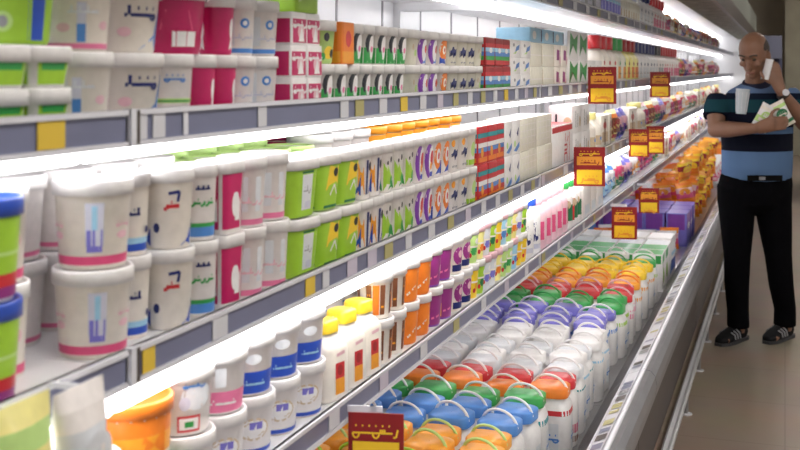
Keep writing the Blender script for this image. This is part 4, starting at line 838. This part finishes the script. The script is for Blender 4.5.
# head frame: pitched down, turned towards the shelves
HM = Matrix.Rotation(math.radians(-38), 3, 'Z') @ Matrix.Rotation(math.radians(25), 3, 'X')
HC = Vector((X(751), -.045, Z(55)))
def hp(x, y, z): return HC + HM @ Vector((x, y, z))
def finger(bm, base, dirs, lens, r):
    p = Vector(base); ch = [(p, r, r)]
    for d, l in zip(dirs, lens):
        p = p + Vector(d).normalized() * l; ch.append((p.copy(), r * .9, r * .9)); r *= .9
    loft(bm, ch, 8, (.3, .2, .9))
def body(bm):
    # head: stacked ellipses in the head frame (x side, y depth: -y is the face)
    rings = [(-.118, .012, .028, .032), (-.112, .030, .040, -.020), (-.095, .048, .058, -.016), (-.07, .060, .074, -.010), (-.04, .068, .086, -.004), (-.01, .073, .093, .0), (.02, .076, .097, .002), (.05, .077, .098, .006), (.08, .070, .090, .010), (.10, .057, .074, .012), (.118, .034, .046, .012), (.125, .010, .014, .012)]
    R = []
    n = 20
    rings[0] = (-.118, .014, .022, -.034)
    for z, rx, ry, oy in rings:
        R.append([bm.verts.new(hp(rx * math.cos(2 * PI * k / n), oy + ry * math.sin(2 * PI * k / n), z)) for k in range(n)])
    for i in range(len(R) - 1):
        for k in range(n): bm.faces.new((R[i][k], R[i][(k + 1) % n], R[i + 1][(k + 1) % n], R[i + 1][k]))
    bm.faces.new(R[0][::-1]); bm.faces.new(R[-1])
    loft(bm, [(hp(0, -.085, .012), .010, .010), (hp(0, -.100, -.012), .013, .013), (hp(0, -.112, -.034), .018, .014), (hp(0, -.092, -.044), .016, .012)], 10, (1, 0, 0))   # nose
    ball(bm, hp(0, -.080, .032), (.052, .022, .012), HM)      # brow
    ball(bm, hp(0, -.088, -.068), (.026, .012, .009), HM)     # lips
    ball(bm, hp(0, -.078, -.096), (.024, .020, .018), HM)     # chin
    for s in (-1, 1):
        ball(bm, hp(s * .042, -.070, -.022), (.022, .022, .018), HM)
        ball(bm, hp(s * .080, .012, -.012), (.010, .020, .033), HM)    # ears
    loft(bm, [(hp(0, .018, -.05), .055, .062), (Vector((X(755), 0, Z(80))), .058, .060), (Vector((X(756), .02, Z(90))), .075, .065)], 16)
    # trunk
    loft(bm, [(Vector((X(756), .02, Z(92))), .13, .07), (Vector((X(756), .01, Z(103))), .185, .105), (Vector((X(756), 0, Z(120))), .185, .125), (Vector((X(756), -.01, Z(145))), .175, .135), (Vector((X(755), -.01, Z(165))), .175, .135), (Vector((X(754), 0, Z(185))), .18, .13), (Vector((X(754), 0, Z(200))), .15, .11)], 24)
    # arms
    for S_, E_, W_ in ((RS, RE, RW), (LS, LE, LW)):
        S_, E_, W_ = Vector(S_), Vector(E_), Vector(W_); m1 = S_.lerp(E_, .5)
        loft(bm, [(S_, .062, .062), (m1, .056, .056), (E_.lerp(S_, .08), .045, .045)], 14, (.2, 1, .1))
        loft(bm, [(E_, .044, .044), (E_.lerp(W_, .3), .050, .047), (E_.lerp(W_, .65), .040, .037), (W_, .030, .026)], 14, (.2, .3, 1))
        ball(bm, E_, (.045, .045, .045))
    # viewer-right hand, holding the phone at the ear
    w_, h_ = Vector(LW), Vector(LH)
    loft(bm, [(w_, .030, .024), (w_.lerp(h_, .5), .036, .020), (h_, .044, .018), (h_ + Vector((-.004, .01, .03)), .042, .015)], 12, (0, 1, 0))
    for i, (l, dx) in enumerate(((.085, -.030), (.098, -.010), (.092, .011), (.072, .031))):
        finger(bm, h_ + Vector((dx, .008, .028)), [(-.05 - .04 * i, .10, 1), (-.25, .45, .9), (-.3, .8, .5)], [l * .45, l * .32, l * .23], .0098)
    finger(bm, h_ + Vector((-.032, .0, -.022)), [(-.9, .0, .5), (-.5, .2, .9), (-.1, .4, .9)], [.032, .030, .022], .0115)
    # viewer-left hand, folded round the packets
    w_, h_ = Vector(RW), Vector(RH)
    loft(bm, [(w_, .032, .027), (w_.lerp(h_, .45), .040, .024), (h_, .044, .020), (h_ + Vector((.018, .01, .002)), .040, .017)], 12, (0, 1, 0))
    for i, (l, dz) in enumerate(((.080, .030), (.092, .010), (.088, -.011), (.070, -.031))):
        finger(bm, h_ + Vector((.02, .0, dz)), [(1, .05, .1), (.8, .6, .0), (.3, 1, -.1)], [l * .45, l * .32, l * .23], .0098)
    finger(bm, h_ + Vector((-.02, .0, .034)), [(.4, -.1, 1), (.9, .1, .6), (1, .2, .1)], [.030, .028, .022], .0115)
    # legs
    for hx, kx, ax, fx, dy in ((736, 737, 738, 733, 0), (772, 778, 788, 782, .05)):
        loft(bm, [((X(hx), 0, Z(190)), .095, .10), ((X((hx + kx) / 2), -.01, Z(222)), .080, .085), ((X(kx), -.015, Z(262)), .058, .062), ((X((kx * .6 + ax * .4)), .01, Z(285)), .056, .060), ((X(ax), .0 + dy, Z(325)), .036, .042), ((X(ax), dy, .05), .035, .042)], 16)
        loft(bm, [((X(ax) + .01, dy + .02, .045), .036, .040), ((X(ax) - .06, dy - .05, .04), .038, .032), ((X(ax) - .12, dy - .12, .03), .034, .020)], 12, (0, 0, 1))
bo = fuse('body', body, .0065, m_skin, man, 2)
def shirt(bm):
    loft(bm, [(Vector((X(756), .015, Z(84))), .080, .075), (Vector((X(756), .02, Z(90))), .15, .088), (Vector((X(756), .01, Z(99))), .198, .118), (Vector((X(756), 0, Z(120))), .206, .148), (Vector((X(756), -.01, Z(145))), .200, .160), (Vector((X(756), -.01, Z(165))), .198, .160), (Vector((X(756), 0, Z(175.5))), .198, .155)], 28)
    for S_, E_, f in ((RS, RE, .62), (LS, LE, .62)):
        S_, E_ = Vector(S_), Vector(E_)
        loft(bm, [(S_ + Vector((0, 0, .0)), .060, .062), (S_.lerp(E_, .3), .074, .074), (S_.lerp(E_, f), .078, .078)], 16, (.2, 1, .1))
fuse('polo_shirt', shirt, .008, m_shirt, man, 4)
def collar(bm):
    loft(bm, [(Vector((X(755), .0, Z(80.5))), .070, .072), (Vector((X(756), .01, Z(86))), .088, .082)], 20)
fuse('collar', collar, .006, mat('collar_navy', (.01, .012, .04), .85), man, 2)
def trousers(bm):
    loft(bm, [((X(756), 0, Z(173)), .196, .148), ((X(756), 0, Z(180)), .205, .152), ((X(754), 0, Z(190)), .208, .150), ((X(754), 0, Z(203)), .198, .135), ((X(754), 0, Z(212)), .12, .09)], 26)
    for hx, kx, ax, dy in ((736, 736, 737.5, 0), (772, 777, 787, .05)):
        loft(bm, [((X(hx), 0, Z(185)), .108, .12), ((X(hx), 0, Z(200)), .106, .118), ((X(hx * .65 + kx * .35), -.01, Z(222)), .095, .100), ((X(kx), -.015, Z(255)), .075, .080), ((X(kx * .6 + ax * .4), .005, Z(285)), .068, .078), ((X(ax), dy * .8, Z(310)), .060, .070), ((X(ax), dy - .005, Z(327)), .062, .072)], 18)
fuse('trousers', trousers, .009, m_trou, man, 4)
for ax, dy in ((737.5, 0), (787, .05)):
    fx = X(ax); D = Vector((-.72, -.69, 0))
    def shoe(bm):
        A = Vector((fx, dy + .01, 0)); loft(bm, [(A - D * .07 + Vector((0, 0, .045)), .030, .034), (A - D * .04 + Vector((0, 0, .048)), .042, .046), (A + D * .03 + Vector((0, 0, .050)), .044, .048), (A + D * .10 + Vector((0, 0, .040)), .048, .036), (A + D * .165 + Vector((0, 0, .030)), .046, .026), (A + D * .205 + Vector((0, 0, .026)), .026, .016)], 16, (0, 0, 1))
        loft(bm, [(A + Vector((0, 0, .05)), .042, .05), (A + Vector((0, 0, .105)), .045, .05)], 14)
    so = fuse('shoe', shoe, .006, mat('shoe_black', (.008, .008, .010), .7, spec=.2), man, 2)
    q = MB(); A = Vector((fx, dy + .01, 0)); N = Vector((D.y, -D.x, 0)) 
    pts = []
    for t_, hw in ((-.085, .028), (-.05, .043), (.03, .045), (.10, .050), (.165, .047), (.212, .022)): pts.append((t_, hw))
    out = [A + D * t_ + N * hw for t_, hw in pts] + [A + D * t_ - N * hw for t_, hw in pts[::-1]]
    q.rings([[v + Vector((0, 0, z)) for v in out] for z in (.001, .018)], mat('shoe_sole', (.04, .04, .045), .6), True, False); q.build('sole', so)
    for j in range(3):
        q = MB(); c = A + D * (.055 + .028 * j); sgn = 1
        for sgn in (-1, 1):
            q.tube([c + N * sgn * .052 + Vector((0, 0, .030)), c + N * sgn * .047 + Vector((0, 0, .055)), c + N * sgn * .030 + D * .012 + Vector((0, 0, .080 - .006 * j))], .0045, mat('shoe_stripe', (.30, .30, .32), .6), 6)
        q.build('stripe', so)
# hair: short fringe round the sides and back, bald crown
def hair(bm):
    ball(bm, hp(0, .014, .024), (.084, .098, .096), HM)
h = fuse('hair', hair, .006, m_hair, man, 1)
bm = bmesh.new(); bm.from_mesh(h.data); IM = HM.inverted()
kill = []
for v in bm.verts:
    p = IM @ (v.co - HC)
    if p.y < (.0 if p.z < .03 else -.03) or p.z < -.045: kill.append(v)
    elif p.z > .088 and p.y < .05: kill.append(v)
bmesh.ops.delete(bm, geom=kill, context='VERTS'); bm.to_mesh(h.data); bm.free()
for s in (-1, 1):
    q = MB(); q.tube([hp(s * .014, -.1015, .034), hp(s * .032, -.0985, .040), hp(s * .052, -.083, .034)], .0045, m_hair, 6); q.build('eyebrow', man)
    bm = bmesh.new(); ball(bm, hp(s * .030, -.082, .008), (.012, .010, .009), HM, 8); me = bpy.data.meshes.new('eye'); bm.to_mesh(me); bm.free(); me.materials.append(mat('eye_dark', (.05, .035, .03), .25)); link('eye', me, man)
q = MB(); q.tube([hp(-.024, -.097, -.068), hp(0, -.102, -.066), hp(.024, -.097, -.068)], .003, mat('lip', (.25, .09, .07), .5), 6); q.build('mouth', man)
q = MB(); w_, e_ = Vector(LW), Vector(LE); dd = (e_ - w_).normalized()
q.tube([w_ + dd * .012, w_ + dd * .034], .037, mat('watch_band', (.03, .025, .025), .4), 16)
wt = q.build('wristwatch', man); q = MB(); c = w_ + dd * .023 + Vector((0, -.036, .012)); q.tube([c, c + Vector((0, -.007, .002))], .019, m_rail2, 16); q.build('watch_face', wt)
q = MB(); q.box(X(738), X(772), -.168, -.160, Z(178), Z(172.5), mat('belt_black', (.004, .004, .004), .9, spec=.1)); bl = q.build('belt', man)
q = MB(); q.box(X(749), X(755), -.172, -.167, Z(177), Z(174), m_grille); q.build('buckle', bl)
# things he holds, world space
MW = Matrix.Translation(man.location) @ Matrix.Rotation(TH, 4, 'Z')
def held(name, loc, rot, label, cat):
    e = empty(name, MW @ Vector(loc)); e.rotation_euler = (Matrix.Rotation(TH, 3, 'Z') @ rot).to_euler(); tag(e, label, cat); return e
h_ = Vector(LH)
ph = held('mobile_phone', (h_.x - .046, h_.y - .002, h_.z + .050), Matrix.Rotation(.25, 3, 'Y') @ Matrix.Rotation(-1.15, 3, 'Z'), 'white mobile phone the man holds to his ear', 'phone')
q = MB(); q.rings([[Vector((x, y, z)) for x, y in ((-.026, -.005), (.026, -.005), (.03, 0), (.026, .005), (-.026, .005), (-.03, 0))] for z in (-.058, -.055, .055, .058)], mat('phone_white', (.75, .75, .75), .3)); q.build('case', ph)
q = MB(); q.box(-.022, .022, .0052, .0058, -.045, .045, mat('phone_glass', (.02, .02, .03), .1)); q.build('screen', ph)
S = Surf(.037, .037, .037, [(0, .72), (.13, 1.0)], 5)
cu = held('plastic_cup', (X(726), -.27, Z(112)), Matrix.Rotation(.08, 3, 'Y'), 'clear ribbed plastic cup stack held upright at his chest', 'cup')
q = MB(); q.rings([S.ring(z, k) for z, k in ((0, .72), (.06, .84), (.062, .87), (.13, 1.0), (.135, 1.06), (.138, 1.0), (.13, .93), (.01, .70))], mat('cup_plastic', (.62, .68, .74), .15, alpha=.8)); q.build('cup_wall', cu)
q = MB()
for i in range(10):
    a = 2 * PI * i / 10; q.tube([(math.cos(a) * .0285, math.sin(a) * .0285, .01), (math.cos(a) * .038, math.sin(a) * .038, .12)], .0016, m_tick, 5)
q.build('rib', cu)
for i, (px, py, rz, ry, y, lab, cs) in enumerate(((752, 116, .08, .5, -.205, 'white cheese packet under the hand of the man', ['white', 'ivory', 'pale', 'lgreen']), (769, 113, -.08, -.5, -.200, 'white and green cheese packet nearest his raised arm', ['ivory', 'white', 'lgreen', 'dgreen']))):
    p = pouch_proto('cheese_packet', .10, .15, .045, lab, cs, i + 2)
    R = Matrix.Rotation(ry, 3, 'Y') @ Matrix.Rotation(-PI / 2 + rz, 3, 'Z')
    ctr = MW @ (Vector((X(px), y, Z(py))) - R @ Vector((0, 0, .075)))
    p.location = ctr; p.rotation_euler = (Matrix.Rotation(TH, 3, 'Z') @ R).to_euler(); tag(p, lab, 'packet', 'packets held by the man')
# drop helper keys and any unused prototype
idle = [o for o in bpy.data.objects if o.parent is None and o.type == 'EMPTY' and o.location.z < -40]
idle += [c for o in idle for c in children(o)]
for o in idle: bpy.data.objects.remove(o)
for o in bpy.data.objects:
    for k in ('look', 'used'):
        if k in o: del o[k]
